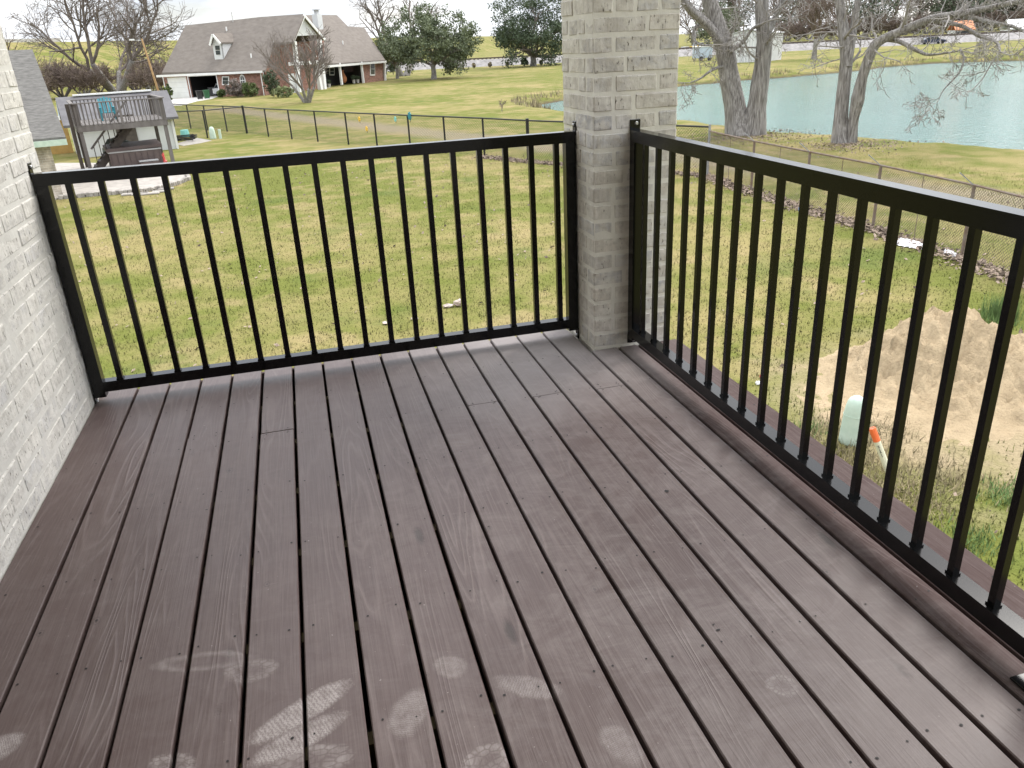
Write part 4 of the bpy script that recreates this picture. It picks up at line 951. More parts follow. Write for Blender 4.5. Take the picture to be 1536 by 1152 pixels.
for i, x in enumerate((613, 685, 711, 735, 761, 812)):
    b = gp(x, 107-(x-613)*0.045); rshrub('small dry brownish sapling in the row along the railway', b, 6/px_m(b), 8/px_m(b), 72+i, 'reed', 260, 0.2, 'dry saplings along the railway', 'sapling')
b = gp(753, 167); simple_bare('thin staked bare sapling alone on the lawn near the inlet', b, (751, 144), 80, 0.3, 'redtwig', 1, dict(max=2, n=[3, 3], rmin=0.012), r0=0.03, name='sapling')
# right background
b = gp(1221, 89); simple_bare('dark trunked bare tree on the far pond bank', b, (1205, -10), 82, 0.7, 'redtwig', 1, dict(n=[7, 5, 4]), r0=0.32)
rb = np.random.default_rng(9)
kinds = ('tall bare brown tree in the thicket beyond the railway', 'dense dark evergreen tree in the thicket beyond the railway')
for i, x in enumerate((1040, 1085, 1120, 1170, 1198, 1232, 1262, 1298, 1335, 1368, 1402, 1438, 1470, 1505, 1540, 1580, 1625)):
    hz = 62.8-0.0517*(x-768); b = gp(x, hz+18.5+rb.uniform(-1, 1.5)); tall = rb.uniform(60, 88)/px_m(b)*1.15
    if i % 3 == 1 or x in (1298, 1438, 1470): leafy(kinds[1], b, tall*0.85, tall, 100+i, 'darkleaf', 4200, 0.6, 'evergreen_tree', 0.1, 'evergreens beyond the railway')
    else: simple_bare(kinds[0], b, None, 100+i, 0.6, 'redtwig', 2, dict(max=2, n=[12, 9], rmin=0.06), 'bare trees beyond the railway', h=tall, name='thicket_tree')
for i, x in enumerate(range(1165, 1570, 16)):
    hz = 62.8-0.0517*(x-768); b = gp(x, hz+20.5); simple_bare('low brown bare bush of the hedge behind the railway', b, None, 140+i, 0.9, 'redtwig', 6, dict(max=2, n=[7, 6], rmin=0.06, t0=.05), 'hedge bushes behind the railway', h=(30+8*math.sin(i*2.3))/px_m(b), name='hedge_bush')
b = gp(1066, 59); leafy('grey green leafy tree behind the white metal shed', gp(1075, 70), 16, 13, 88, 'oakleaf', 3500, 0.5, 'evergreen_tree', 0.1)
# reeds on the pond banks
r = np.random.default_rng(12); Ls = []
for i in range(len(POND)):
    a, b = POND[i], POND[(i+1) % len(POND)]
    if min(a[0], b[0]) > 105 or min(a[1], b[1]) < 20: continue
    n = int(np.linalg.norm(b-a)*(26 if a[1] > 60 else 10)); t = r.random(n)[:, None]; q = a+(b-a)*t; cen = np.array([60, 50]); o = (q-cen); o /= np.linalg.norm(o, axis=1)[:, None]; q = q+o*(0.2+r.random((n, 1))*(2.2 if a[1] > 60 else 0.9)); k = vnoise(q[:, 0], q[:, 1], 0.35, 31) > (0.35 if a[1] > 60 else 0.6)
    q = q[k]; Ls.append(np.stack([q[:, 0], q[:, 1], ground_h(q[:, 0], q[:, 1])-0.02], -1))
P = np.concatenate(Ls); far = P[:, 1] > 60
blades('bank_reeds', P[far], 0.2, 0.75, 0.07, M['reed'], 0.6, 33); blades('bank_grass', P[~far], 0.08, 0.45, 0.015, M['reed'], 0.6, 34)

# ================================================================== UTILITY PEDESTAL, MARKER, LITTER
def pedestal(label, base, h, r):
    t = thing('utility_pedestal', label, 'pedestal', base, 'telephone pedestals')
    MB().lathe(base, [(r*1.10, -0.05), (r*1.09, h*0.05), (r*0.97, h*0.55), (r*0.93, h*0.66), (r*0.86, h*0.78), (r*0.75, h*0.88), (r*0.58, h*0.95), (r*0.34, h*0.99), (r*0.1, h)], 20).build('cover', M['pedgreen'], t, smooth=True)
    MB().lathe(base, [(r*0.985, h*0.60), (r*0.975, h*0.62)], 20).build('seam_ring', M['pedgreen'], t)
    return t
b = gp(1277, 662); pedestal('faded green domed utility pedestal beside the sand heap', b, 0.60, 0.135)
mk = thing('marker_post', 'white leaning marker post with an orange band beside the domed pedestal', 'marker', gp(1334, 711))
p0 = gp(1334, 711); tp = facing(1308, 642, p0+np.array([-0.12, 0.1, 0])); d = tp-p0
MB().tube([p0-unit(d)*0.08, tp], 0.036, 12).build('pole', M['marker'], mk, smooth=False)
MB().tube([p0+d*0.72, p0+d*1.0], 0.038, 12).build('orange_band', M['orange'], mk)
e = unit(np.cross(d, np.array([0.62, 0.78, 0]))); f = -unit(np.array([p0[0], p0[1], -2.0]))
pr = MB(); rr_ = random.Random(4)
for k in range(9): c = p0+d*(0.40+0.028*k)+f*0.036; pr.beam(c-unit(d)*0.006, c+unit(d)*rr_.uniform(0.001, .006), 0.016*rr_.uniform(.5, 1.2), 0.004, up=f)
pr.build('lettering', M['print'], mk)
def lump(name, label, cat, c, s, mat, seed, group=None, n=3):
    rg = np.random.default_rng(seed); m = MB(); prof = []
    U, W = 9, 6; vs = []; fs = []
    for j in range(W+1):
        for i in range(U):
            a = 2*math.pi*i/U; b_ = math.pi*j/W; k = 1+rg.normal(0, .16); vs.append((c[0]+s[0]*math.cos(a)*math.sin(b_)*k, c[1]+s[1]*math.sin(a)*math.sin(b_)*k, c[2]+s[2]*(1-math.cos(b_))*k*.5))
    for j in range(W):
        for i in range(U): fs.append((j*U+i, j*U+(i+1) % U, (j+1)*U+(i+1) % U, (j+1)*U+i))
    o = m.add(vs, fs).build(name, M[mat]); return tag(o, label, cat, group)
def crumple(name, label, cat, px, wd, mat, seed):
    P = np.array([gp(*q)[:2] for q in px]); c0 = P.mean(0); rg = np.random.default_rng(seed); n = 22; A = P[0]; B = P[1]; dv = (B-A)/(n-1); nv = unit(np.array([-dv[1], dv[0], 0]))[:2]
    vs = []; m = 7
    for i in range(n):
        for j in range(m):
            wv = wd*(0.5+0.5*math.sin(math.pi*i/(n-1)))*(0.8+0.4*rg.random()); q = A+dv*i+nv*wv*(j/(m-1)-0.5)
            edge = min(i, n-1-i, j*2, (m-1-j)*2); vs.append((q[0], q[1], ZG+0.01+min(edge, 3)*0.03*rg.random()+0.012))
    fs = [(i*m+j, (i+1)*m+j, (i+1)*m+j+1, i*m+j+1) for i in range(n-1) for j in range(m-1)]
    b = len(vs); vs2 = vs+[(x, y, ZG-0.02) for x, y, z in vs]; fs2 = fs+[tuple(b+k for k in q[::-1]) for q in fs]
    o = MB().add(vs2, fs2).build(name, M[mat]); return tag(o, label, cat)
crumple('plastic_sheet', 'crumpled white plastic sheet lying against the chain link fence', 'plastic sheet', ((1334, 360), (1390, 374)), 0.55, 'plastic', 3)
crumple('plastic_scrap', 'small white plastic scrap in the leaf litter by a fence post', 'plastic scrap', ((1416, 379), (1433, 386)), 0.22, 'plastic', 4)
b = gp(1200, 319); lump('blue_bottle', 'small blue plastic bottle in the leaves under the fence', 'bottle', b, (0.05, 0.05, 0.16), 'blueplastic', 5)
b = gp(1142, 567); lump('red_cap', 'small red and white plastic cap on bare ground by the deck edge', 'cap', b, (0.03, 0.03, 0.055), 'red', 6); b = gp(1137, 577); lump('pale_rock', 'pale pebble lying beside the red plastic cap', 'rock', b, (0.045, 0.04, 0.05), 'plastic', 7)
for i, (q, s, lb) in enumerate((((690, 459), (0.13, 0.08, 0.13), 'pale chunk of broken rock with a dark side on the lawn'), ((672, 461), (0.11, 0.07, 0.07), 'flat pale rock beside the chunk of broken rock'), ((622, 480), (0.07, 0.05, 0.06), 'small white rock alone on the bare patch of lawn'), ((580, 486), (0.08, 0.06, 0.05), 'low whitish rock in a scrape of bare soil'))):
    lump('rock', lb, 'rock', gp(*q), s, 'pink', 20+i)

# ================================================================== BRICK HOUSE ACROSS THE FENCE
C0 = gp(398, 143); AD = np.array([-math.cos(math.radians(35)), math.sin(math.radians(35)), 0]); BD_ = np.array([math.sin(math.radians(35)), math.cos(math.radians(35)), 0])
M['redA'] = make_redbrick('red_brick_front', (0.205, 0.092, 0.066), (0.30, 0.155, 0.115), (0.34, 0.265, 0.225), 1.6, AD)
M['redB'] = make_redbrick('red_brick_side', (0.205, 0.092, 0.066), (0.30, 0.155, 0.115), (0.34, 0.265, 0.225), 1.6, BD_)
hs = thing('brick_house', 'red brick house with brown shingle roof, white gable porch and open garage', 'house', C0)
onA = lambda x, y, off=0.0: plane(x, y, C0+BD_*off, BD_)
onB = lambda x, y, off=0.0: plane(x, y, C0+AD*off, AD)
aA = lambda x, y=130: float(np.dot(onA(x, y)-C0, AD))
ZE = facing(398, 105.5, C0)[2]; m1 = math.tan(math.radians(41))
nA = UPV-m1*BD_; pA = np.array([*(C0-0.5*BD_)[:2], ZE]); nB = UPV-m1*AD; pB = np.array([*(C0-0.5*AD)[:2], ZE])
rfA = lambda x, y: plane(x, y, pA, nA); rfB = lambda x, y: plane(x, y, pB, nB)
P_ = lambda a, b, z: C0+AD*a+BD_*b+np.array([0, 0, z-C0[2]])
roof = MB().slab([rfA(*q) for q in ((243, 108.5), (398, 105.5), (411, 64), (440, 62.5), (456, 23), (420, 23.5), (386, 26), (278, 38))], (0, 0, -0.22)).build('roof', M['shingle'], hs)
MB().slab([rfB(*q) for q in ((484, 96), (578, 90), (546, 41), (522, 39.5), (505, 22.5), (456, 22.5))], (0, 0, -0.22)).build('roof', M['shingle'], hs)
LA = aA(247); dz = onA(305, 114)[2]; ol, orr, cl, cr = aA(285), aA(327), aA(252), aA(281.5)
def wallA(a0, a1, z0, z1, name='wall', mat='redA', b0=0.0, th=0.25): 
    return MB().slab([P_(a0, b0, z0), P_(a1, b0, z0), P_(a1, b0, z1), P_(a0, b0, z1)], BD_*th).build(name, M[mat], hs)
wallA(0.001, orr, ZG-0.1, ZE); wallA(orr, cl, dz, ZE); wallA(ol, cr, ZG-0.1, dz); wallA(cl, LA, ZG-0.1, ZE)
wallA(cr, cl, ZG, dz, 'garage_door', 'whitepaint', 0.10, 0.05)
for k in range(1, 4): wallA(cr+.05, cl-.05, ZG+(dz-ZG)*k/4-.015, ZG+(dz-ZG)*k/4+.015, 'panel_line', 'siding', 0.085, 0.02)
for a0, a1, z0, z1 in ((orr-.12, orr, ZG, dz), (ol, ol+.12, ZG, dz), (orr-.12, ol+.12, dz, dz+.16)): wallA(a0, a1, z0, z1, 'door_trim', 'whitepaint', -0.03, 0.10)
g = MB(); g.slab([P_(orr-.6, 6, ZG), P_(cl+.5, 6, ZG), P_(cl+.5, 6, ZE), P_(orr-.6, 6, ZE)], BD_*.1); g.slab([P_(orr-.6, .3, ZG), P_(orr-.6, 6, ZG), P_(orr-.6, 6, ZE), P_(orr-.6, .3, ZE)], -AD*.1); g.slab([P_(ol+.5, .3, ZG), P_(ol+.5, 6, ZG), P_(ol+.5, 6, ZE), P_(ol+.5, .3, ZE)], AD*.1)
g.slab([P_(orr-.6, .3, ZE-.05), P_(orr-.6, 6, ZE-.05), P_(ol+.6, 6, ZE-.05), P_(ol+.6, .3, ZE-.05)], (0, 0, .03)); g.build('garage_interior', M['dark'], hs)
for s, z in ((1.6, 1.2), (3.4, .7), (4.6, 1.0)): MB().box(P_(orr+s, 4.2, ZG+z/2), (0.9, 0.7, z), 0.6).build('stored_box', M['gravelgrey'], hs)
def win(onp, x0, x1, y0, y1, nrm, frame='whitepaint'):
    q = [onp(x, y) for x, y in ((x0, y1), (x1, y1), (x1, y0), (x0, y0))]; c = sum(q)/4
    f = MB().slab([p-nrm*0.02 for p in q], -nrm*0.06).build('window', M[frame], hs)
    qq = [c+(p-c)*0.78-nrm*0.085 for p in q]; mid = [(qq[0]+qq[3])/2, (qq[1]+qq[2])/2]
    for pn in ([qq[0], qq[1], mid[1]*.96+qq[1]*.04, mid[0]*.96+qq[0]*.04], [mid[0]*.96+qq[3]*.04, mid[1]*.96+qq[2]*.04, qq[2], qq[3]]): MB().slab(pn, -nrm*0.02).build('pane', M['glass'], f)
win(lambda x, y: onA(x, y), 333.5, 344, 114.5, 127.5, BD_)
ov = MB(); c = onA(364.5, 120.5); n = 14; ov.slab([c+AD*0.42*math.cos(2*math.pi*k/n)+UPV*0.72*math.sin(2*math.pi*k/n)-BD_*.02 for k in range(n)], -BD_*.06); ov = ov.build('window', M['whitepaint'], hs)
for sx in (-1, 1):
    for sz in (-1, 1): MB().slab([c+AD*sx*(0.05+0.24*u)+UPV*sz*(0.05+.46*v_)-BD_*.085 for u, v_ in ((0, 0), (1, 0), (.7, .75), (0, 1))], -BD_*.02).build('pane', M['glass'], ov)
MB().beam(pA+AD*-0.5+np.array([0, 0, -.12]), pA+AD*(LA+.5)+np.array([0, 0, -.12]), 0.12, 0.26).build('fascia', M['whitepaint'], hs)
MB().beam(P_(0.12, -0.08, ZG), P_(0.12, -0.08, ZE), .12, .1).build('downspout', M['whitepaint'], hs); MB().beam(P_(LA-.1, -0.08, ZG), P_(LA-.1, -0.08, ZE), .12, .1).build('downspout', M['whitepaint'], hs)
# side wall under the rake
MB().slab([onB(398.0, 143.5), onB(398.0, 106.5), onB(411.4, 64.5), onB(440, 63.4), onB(486, 61), onB(486, 134)], AD*0.25).build('wall', M['redB'], hs)
MB().beam(onB(397.5, 105.2, -0.15), onB(411, 63.2, -0.15), 0.14, 0.22).build('rake_trim', M['whitepaint'], hs); MB().beam(onB(411, 63, -0.15), onB(440, 61.8, -0.15), 0.14, 0.22).build('rake_trim', M['whitepaint'], hs)
# tall gable porch
GO = -2.2; ap, gl_, gr_ = onB(455.5, 23.5, GO), onB(438.5, 63.5, GO), onB(487, 60.5, GO)
for q in (gl_, gr_): MB().slab([ap, q, q+AD*6, ap+AD*7], UPV*0.2).build('gable_roof', M['shingle'], hs)
for q in (gl_, gr_): MB().beam(ap-AD*.1+UPV*.02, q-AD*.1+UPV*.02, 0.12, 0.34).build('rake_trim', M['whitepaint'], hs)
tri = [onB(*q, GO+0.25) for q in ((455.5, 27.5), (443.5, 54), (476, 52.4))]; MB().slab(tri, AD*.12).build('gable_siding', M['siding'], hs)
for (x0, y0, x1, y1, wd) in ((441.5, 62, 449.5, 140, .42), (478.5, 59, 486.5, 134, .5), (474.0, 95, 481, 135, .5)):
    MB().beam(onB(x1, y1, GO+.2), onB(x0, y0, GO+.2), wd, wd).build('porch_column', M['whitepaint'], hs)
MB().beam(onB(434, 96, GO+.2), onB(485, 92.5, GO+.2), .3, .42).build('porch_beam', M['whitepaint'], hs)
MB().slab([onB(*q, GO+.5) for q in ((432.5, 111), (441, 110), (449, 140), (438, 141))], AD*.1).build('lattice', M['siding'], hs)
MB().beam(onB(459, 65, -.4), onB(475.5, 85.5, -.4), .1, .12).build('stair_rail', M['whitepaint'], hs)
MB().slab([onB(*q, 3.0) for q in ((440, 62), (500, 62), (545, 94), (545, 126), (440, 138))], AD*.1).build('porch_back_wall', M['dark'], hs)
# long porch and end room
MB().slab([onB(*q) for q in ((542, 92.5), (577, 90.5), (578.5, 122), (545, 124.8))], AD*.25).build('wall', M['redB'], hs)
eL, eR = pB+BD_*np.dot(rfB(484, 96)-pB, BD_), pB+BD_*np.dot(rfB(578, 90)-pB, BD_)
MB().beam(eL+UPV*-.14, eR+UPV*-.14, .14, .28).build('fascia', M['whitepaint'], hs)
for x0, y0, x1, y1 in ((508.8, 94.5, 512.8, 127.3), (541.5, 92.5, 545.4, 124.6), (576.5, 91, 578, 121.5)): MB().beam(onB(x1, y1, -.2), onB(x0, y0, -.2), .28, .28).build('porch_column', M['whitepaint'], hs)
MB().slab([onB(484, 132.5, -.4), onB(545, 125.5, -.4), onB(545, 126.3, -.4), onB(484, 133.6, -.4)], AD*3.0).build('porch_floor', M['concrete'], hs)
win(lambda x, y: onB(x, y), 554.8, 562.0, 93.5, 113.5, AD); win(lambda x, y: onB(x, y, 2.9), 493.5, 501, 101, 113, AD)
MB().slab([onB(*q, 2.8) for q in ((513, 96), (528, 95), (530, 108), (515, 109))], -AD*.05).build('television', M['glass'], hs)
# chimney, vents, mast, dormer
cb_ = rfB(477.5, 40); ct = facing(477, 21.5, cb_)[2]
ch = MB().box((cb_[0], cb_[1], (cb_[2]-1.2+ct)/2), (1.25, 0.9, ct-cb_[2]+1.2), math.radians(55)).build('chimney', M['siding'], hs); MB().box((cb_[0], cb_[1], ct+.25), (.5, .5, .6), math.radians(55)).build('chimney_cap', M['gravelgrey'], ch); MB().box((cb_[0], cb_[1], ct+.6), (.8, .8, .12), math.radians(55)).build('chimney_lid', M['gravelgrey'], ch)
for q in ((340, 46), (377, 86), (514.5, 66)): p = rfA(*q) if q[0] < 400 else rfB(*q); MB().tube([p-UPV*.2, p+UPV*.45], .09, 7).build('vent_pipe', M['whitepaint'], hs)
p = rfA(349.5, 33); MB().tube([p-UPV*.3, facing(347, 18, p)], .05, 5).build('mast', M['gravelgrey'], hs)
bd = float(np.dot(rfA(329, 89)-C0, BD_)); dq = lambda x, y: onA(x, y, bd)
DF = [dq(322.5, 89.5), dq(335.5, 88.8), dq(332.2, 64), dq(321.8, 52), dq(318.4, 66)]
dm = MB().slab(DF, BD_*.15).build('dormer', M['siding'], hs)
MB().slab([DF[1], DF[2], DF[2]+BD_*((DF[2][2]-DF[1][2])/m1+.1)], AD*.12).build('dormer_side', M['siding'], dm)
for e_ in (DF[2]+(DF[2]-DF[3])*.15, DF[4]+(DF[4]-DF[3])*.15):
    MB().slab([DF[3]-BD_*.35+UPV*.03, e_-BD_*.35+UPV*.03, e_+BD_*3.2+UPV*.03, DF[3]+BD_*4.0+UPV*.03], UPV*.16).build('dormer_roof', M['shingle'], dm)
    MB().beam(DF[3]-BD_*.40, e_-BD_*.40, .1, .26).build('dormer_trim', M['whitepaint'], dm)
for y0, y1 in ((68.6, 74.8), (76, 82)): MB().slab([dq(*q)-BD_*.02 for q in ((323.6+(y0-68)*.12, y1), (329.8+(y0-68)*.12, y1-.2), (329.0+(y0-68)*.12, y0-.2), (322.8+(y0-68)*.12, y0))], -BD_*.05).build('dormer_pane', M['glass'], dm)
# driveway, bins, shrubs, car in the garage
def flat(name, px, z, mat, th=0.05): return MB().slab([gp(*q, ZG)+UPV*z for q in px], (0, 0, -th)).build(name, M[mat])
struct(flat('driveway', ((249, 149), (331, 143.5), (318, 148.5), (296, 152), (272, 158.5), (250, 159)), 0.03, 'concrete'))
def bin_(label, base, mat, rz=0.3):
    t = thing('wheelie_bin', label, 'bin', base); h = 1.05; v = []
    for z, s in ((0.06, .26), (h*.88, .33)):
        for i, j in ((-1, -1), (1, -1), (1, 1), (-1, 1)): v.append((base[0]+s*(i*math.cos(rz)-j*math.sin(rz)), base[1]+s*(i*math.sin(rz)+j*math.cos(rz)), base[2]+z))
    MB().add(v, [(0, 3, 2, 1), (4, 5, 6, 7), (0, 1, 5, 4), (1, 2, 6, 5), (2, 3, 7, 6), (3, 0, 4, 7)]).build('body', M[mat], t)
    MB().box((base[0], base[1], base[2]+h*.92), (.74, .74, .07), rz).build('lid', M[mat], t)
    for s in (-.25, .25): MB().tube([(base[0]+s-.03, base[1]+.28, base[2]+.1), (base[0]+s+.03, base[1]+.28, base[2]+.1)], .1, 10).build('wheel', M['tyre'], t)
bin_('black wheeled rubbish bin in front of the open garage', gp(300.5, 149.5)+UPV*.03, 'binblack'); bin_('green wheeled rubbish bin in front of the open garage', gp(311, 148.5)+UPV*.03, 'bingreen')
def car(label, base, heading, mat, L=4.6, h=1.5, pickup=False, group=None):
    t = thing('parked_car', label, 'car', base, group); c, s = math.cos(heading), math.sin(heading); W = 1.8
    X_ = lambda x, y, z: (base[0]+x*c-y*s, base[1]+x*s+y*c, base[2]+z)
    side = [(-L/2, .3), (L/2, .3), (L/2, .72), (L*.26, .88), (-L*.48, .95), (-L/2, .85)]
    MB().slab([X_(x, -W/2, z) for x, z in side], np.array(X_(0, W, 0))-np.array(X_(0, 0, 0))).build('body', M[mat], t)
    cab = [(L*.22, .88), (L*.08, h), (-L*.12 if pickup else -L*.34, h), (-L*.18 if pickup else -L*.46, .93)]
    g = MB().slab([X_(x, -W*.44, z) for x, z in cab], np.array(X_(0, W*.88, 0))-np.array(X_(0, 0, 0))).build('cabin', M[mat], t)
    wn = [(L*.19, .92), (L*.075, h-.08), (-L*.11 if pickup else -L*.32, h-.08), (-L*.15 if pickup else -L*.41, .95)]
    for sg in (-1, 1): MB().slab([X_(x, sg*W*.445, z) for x, z in wn], np.array(X_(0, sg*.015, 0))-np.array(X_(0, 0, 0))).build('side_window', M['glass'], g)
    MB().slab([X_(L*.215+.02, -W*.4, .92), X_(L*.215+.02, W*.4, .92), X_(L*.09+.02, W*.4, h-.08), X_(L*.09+.02, -W*.4, h-.08)], np.array(X_(.02, 0, 0))-np.array(X_(0, 0, 0))).build('windscreen', M['glass'], g)
    MB().slab([X_((-L*.18 if pickup else -L*.455)-.02, -W*.4, .97), X_((-L*.18 if pickup else -L*.455)-.02, W*.4, .97), X_((-L*.125 if pickup else -L*.35)-.02, W*.4, h-.1), X_((-L*.125 if pickup else -L*.35)-.02, -W*.4, h-.1)], np.array(X_(-.02, 0, 0))-np.array(X_(0, 0, 0))).build('rear_window', M['glass'], g)
    for x in (-L*.31, L*.31):
        for y in (-W/2, W/2): MB().tube([X_(x, y-.1, .33), X_(x, y+.1, .33)], .33, 12).build('wheel', M['tyre'], t)
    return t
p = P_(orr+0.95, 3.4, ZG+0.03); car('white car parked nose in inside the open garage', p, math.atan2(BD_[1], BD_[0]), 'carwhite')
for i, (q, wd, ht, mat, lb) in enumerate((((357, 146), 34, 26, 'browntwig', 'twiggy brownish shrub under the garage wall window'), ((377, 145.5), 30, 22, 'shrubleaf', 'rounded green shrub under the oval window'), ((411, 146), 24, 40, 'darkleaf', 'tall dark green shrub at the brick side wall'), ((425, 146.5), 40, 16, 'paleleaf', 'low pale strappy plant bed by the porch gable'), ((333, 146), 14, 12, 'shrubleaf', 'small green shrub beside the open garage'), ((256, 156), 12, 30, 'shrubleaf', 'yellow green bush at the edge of the driveway'))):
    b = gp(*q); t_ = rshrub(lb, b, wd/px_m(b), ht/px_m(b), 200+i, mat, 1500, 0.17)
for i, (q, lb) in enumerate((((494, 131.5), 'pale flower pot holding a plant beside the porch columns'), ((531, 125), 'white flower pot by the porch end wall'), ((537, 124.6), 'second white flower pot by the porch end wall'))):
    b = onB(*q, 0.6); t = thing('flower_pot', lb, 'pot', b); MB().lathe(b, [(.18, 0), (.26, .5), (.29, .52)], 10).build('pot', M['concrete'], t)
    V, Fq = leaf_cloud([b+UPV*.8], .35 if i != 1 else .5, 140, .14, 300+i); fastmesh('foliage', V, Fq, M['darkleaf'], t, nper=4)
b = onB(516, 124.5, 1.5); t = thing('clay_chiminea', 'orange clay chiminea standing on the long porch', 'chiminea', b); MB().lathe(b, [(.2, 0), (.45, .3), (.5, .7), (.3, 1.1), (.16, 1.4), (.17, 1.7)], 12).build('body', M['terracotta'], t, smooth=True); MB().lathe(b+UPV*1.7, [(.2, 0), (.22, .08)], 12).build('rim', M['terracotta'], t)

# ================================================================== LEFT NEIGHBOUR: roof corner, patio, platform, shed
P0 = gp(96, 297); vd = unit(np.array([P0[0], P0[1], 0])); ud = np.array([-vd[1], vd[0], 0])      # vd away, ud to the left
nh = thing('neighbour_house', 'neighbour house corner of cream brick under a grey shingle roof', 'house', P0)
M['creambrick'] = make_redbrick('cream_brick', (0.40, 0.35, 0.29), (0.50, 0.45, 0.38), (0.52, 0.49, 0.43), 1.0, ud)
ze = plane(97, 207, P0-vd*0.5, vd)[2]
MB().slab([P0, P0+ud*7, P0+ud*7+UPV*(ze-ZG), P0+UPV*(ze-ZG)], unit(vd+ud*.35)*9).build('wall', M['creambrick'], nh)
mr = 0.80; nR = UPV-mr*vd; pR = np.array([*(P0-vd*.5)[:2], ze+.1]); rr2 = lambda x, y: plane(x, y, pR, nR)
e0 = rr2(98.5, 205); e1 = e0+ud*8; top_ = rr2(48.5, 74); run = np.dot(top_-e0, vd); ro_ = top_-e0; rb_ = np.array([ro_[0], ro_[1], -ro_[2]])
MB().slab([e0, e1, e1+ro_, e0+ro_], (0, 0, -.15)).build('roof', M['greyshingle'], nh)
MB().slab([e0+ro_, e1+ro_, e1+ro_+rb_, e0+ro_+rb_], (0, 0, -.15)).build('roof', M['greyshingle'], nh)
MB().slab([P0+UPV*(ze-ZG)+ud*.4, P0+UPV*(ze-ZG)+ud*.4+np.array([2*ro_[0], 2*ro_[1], 0])*.9, P0+UPV*(ze-ZG)+ud*.4+ro_*.9], ud*.2).build('gable', M['creambrick'], nh)
MB().beam(e0-UPV*.18-vd*.02, e1-UPV*.18-vd*.02, .1, .2).build('gutter', M['pedgreen'], nh)
# patio
PX = [(60, 304), (90, 298.5), (150, 293), (205, 289), (236, 285), (266, 277), (285, 269), (280, 263), (262, 252), (235, 246), (90, 246), (60, 250)]
pat = struct(flat('patio', PX, 0.06, 'stone', 0.12))
rp_ = random.Random(3)
ed = along([gp(*q) for q in PX[1:8]], 9)
for i, (a, b) in enumerate(zip(ed[:-1], ed[1:])):
    L = np.linalg.norm(b-a); d = unit(b-a); c = (a+b)/2; MB().cbox((c[0]+rp_.uniform(-.03, .03), c[1]+rp_.uniform(-.03, .03)-.08, ZG+.06), (L*.94, .16, .16+rp_.uniform(0, .05)), .02).build('edging_stone', M['stone'], pat)
for i, q in enumerate(((195, 291), (212, 290.5), (226, 290), (240, 287), (250, 283))):
    c = gp(*q); MB().cbox((c[0], c[1]-.25, ZG+.03), (.5+.1*(i % 3), .3, .07), .02).build('stepping_stone', M['stone'], pat)
FL = gp(139, 267); u = np.array([math.cos(.25), math.sin(.25), 0]); FR = FL+u*(np.dot(gp(262, 250)-FL, u)); FR = min((FL+u*s for s in np.arange(2.5, 6, .02)), key=lambda p: abs(project(p)[0]-262)); u = unit(FR-FL); v = np.array([-u[1], u[0], 0]); WP = float(np.linalg.norm(FR-FL)); DP = 4.0
zf = facing(248, 178, FR)[2]; zr = facing(242.5, 146.5, FR)[2]
pl = thing('wooden_platform', 'weathered grey raised wooden platform with railings and a stair', 'platform', FL)
Wp = lambda a, b, z: FL+u*a+v*b+np.array([0, 0, z-FL[2]])
for a, b, dk in ((0, 0, 0), (WP, 0, 0), (0, DP, 1), (WP, DP, 1), (WP*.55, DP, 1), (-0.28, .25, 1)):  # left-most post takes the darker wood as painted shade
    MB().beam(Wp(a, b, ZG), Wp(a, b, zr if not (a == WP*.55) else zf), .15, .15, up=v).build('post', M['darkwood'] if dk else M['oldwood'], pl)
nbd = 28
for k in range(nbd): a = -.12+(WP+.24)*k/nbd; MB().beam(Wp(a+.06, -.12, zf-.02), Wp(a+.06, DP+.12, zf-.02), (WP+.24)/nbd-.012, .04).build('floor_board', M['oldwood'], pl)
for (a0, b0, a1, b1) in ((-.1, -.1, WP+.1, -.1), (-.1, DP+.1, WP+.1, DP+.1), (-.1, -.1, -.1, DP+.1), (WP+.1, -.1, WP+.1, DP+.1)):
    MB().beam(Wp(a0, b0, zf-.16), Wp(a1, b1, zf-.16), .045, .22).build('rim_joist', M['oldwood'], pl)
    MB().beam(Wp(a0, b0, zr), Wp(a1, b1, zr), .15, .045).build('top_rail', M['oldwood'], pl)
    L = math.hypot(a1-a0, b1-b0); n = int(L/.16)
    for k in range(1, n): t = k/n; MB().beam(Wp(a0+(a1-a0)*t, b0+(b1-b0)*t, zf-.24), Wp(a0+(a1-a0)*t, b0+(b1-b0)*t, zr-.02), .045, .04, up=v).build('baluster', M['oldwood'], pl)
MB().beam(Wp(WP*.5, -.1, zf-.1), Wp(WP*.5, -.1, zr), .1, .1, up=v).build('post', M['oldwood'], pl)
st0, st1 = (.25, ZG+.15), (2.15, zf-.1)
for b in (.7, 1.6): MB().beam(Wp(st0[0], b, st0[1]), Wp(st1[0], b, st1[1]), .06, .28).build('stringer', M['darkwood'], pl)
for k in range(9): t = (k+.5)/9; MB().box(Wp(st0[0]+(st1[0]-st0[0])*t, 1.15, st0[1]+(st1[1]-st0[1])*t+.12), (.26, .95, .045), math.atan2(u[1], u[0])).build('tread', M['oldwood'], pl)
MB().beam(Wp(st0[0], .66, st0[1]+1.0), Wp(st1[0], .66, st1[1]+1.0), .08, .08).build('stair_rail', M['oldwood'], pl)
for k in range(8): t = (k+.5)/8; x = st0[0]+(st1[0]-st0[0])*t; z = st0[1]+(st1[1]-st0[1])*t; MB().beam(Wp(x, .66, z), Wp(x, .66, z+1.0), .035, .035, up=v).build('stair_baluster', M['darkwood'], pl)
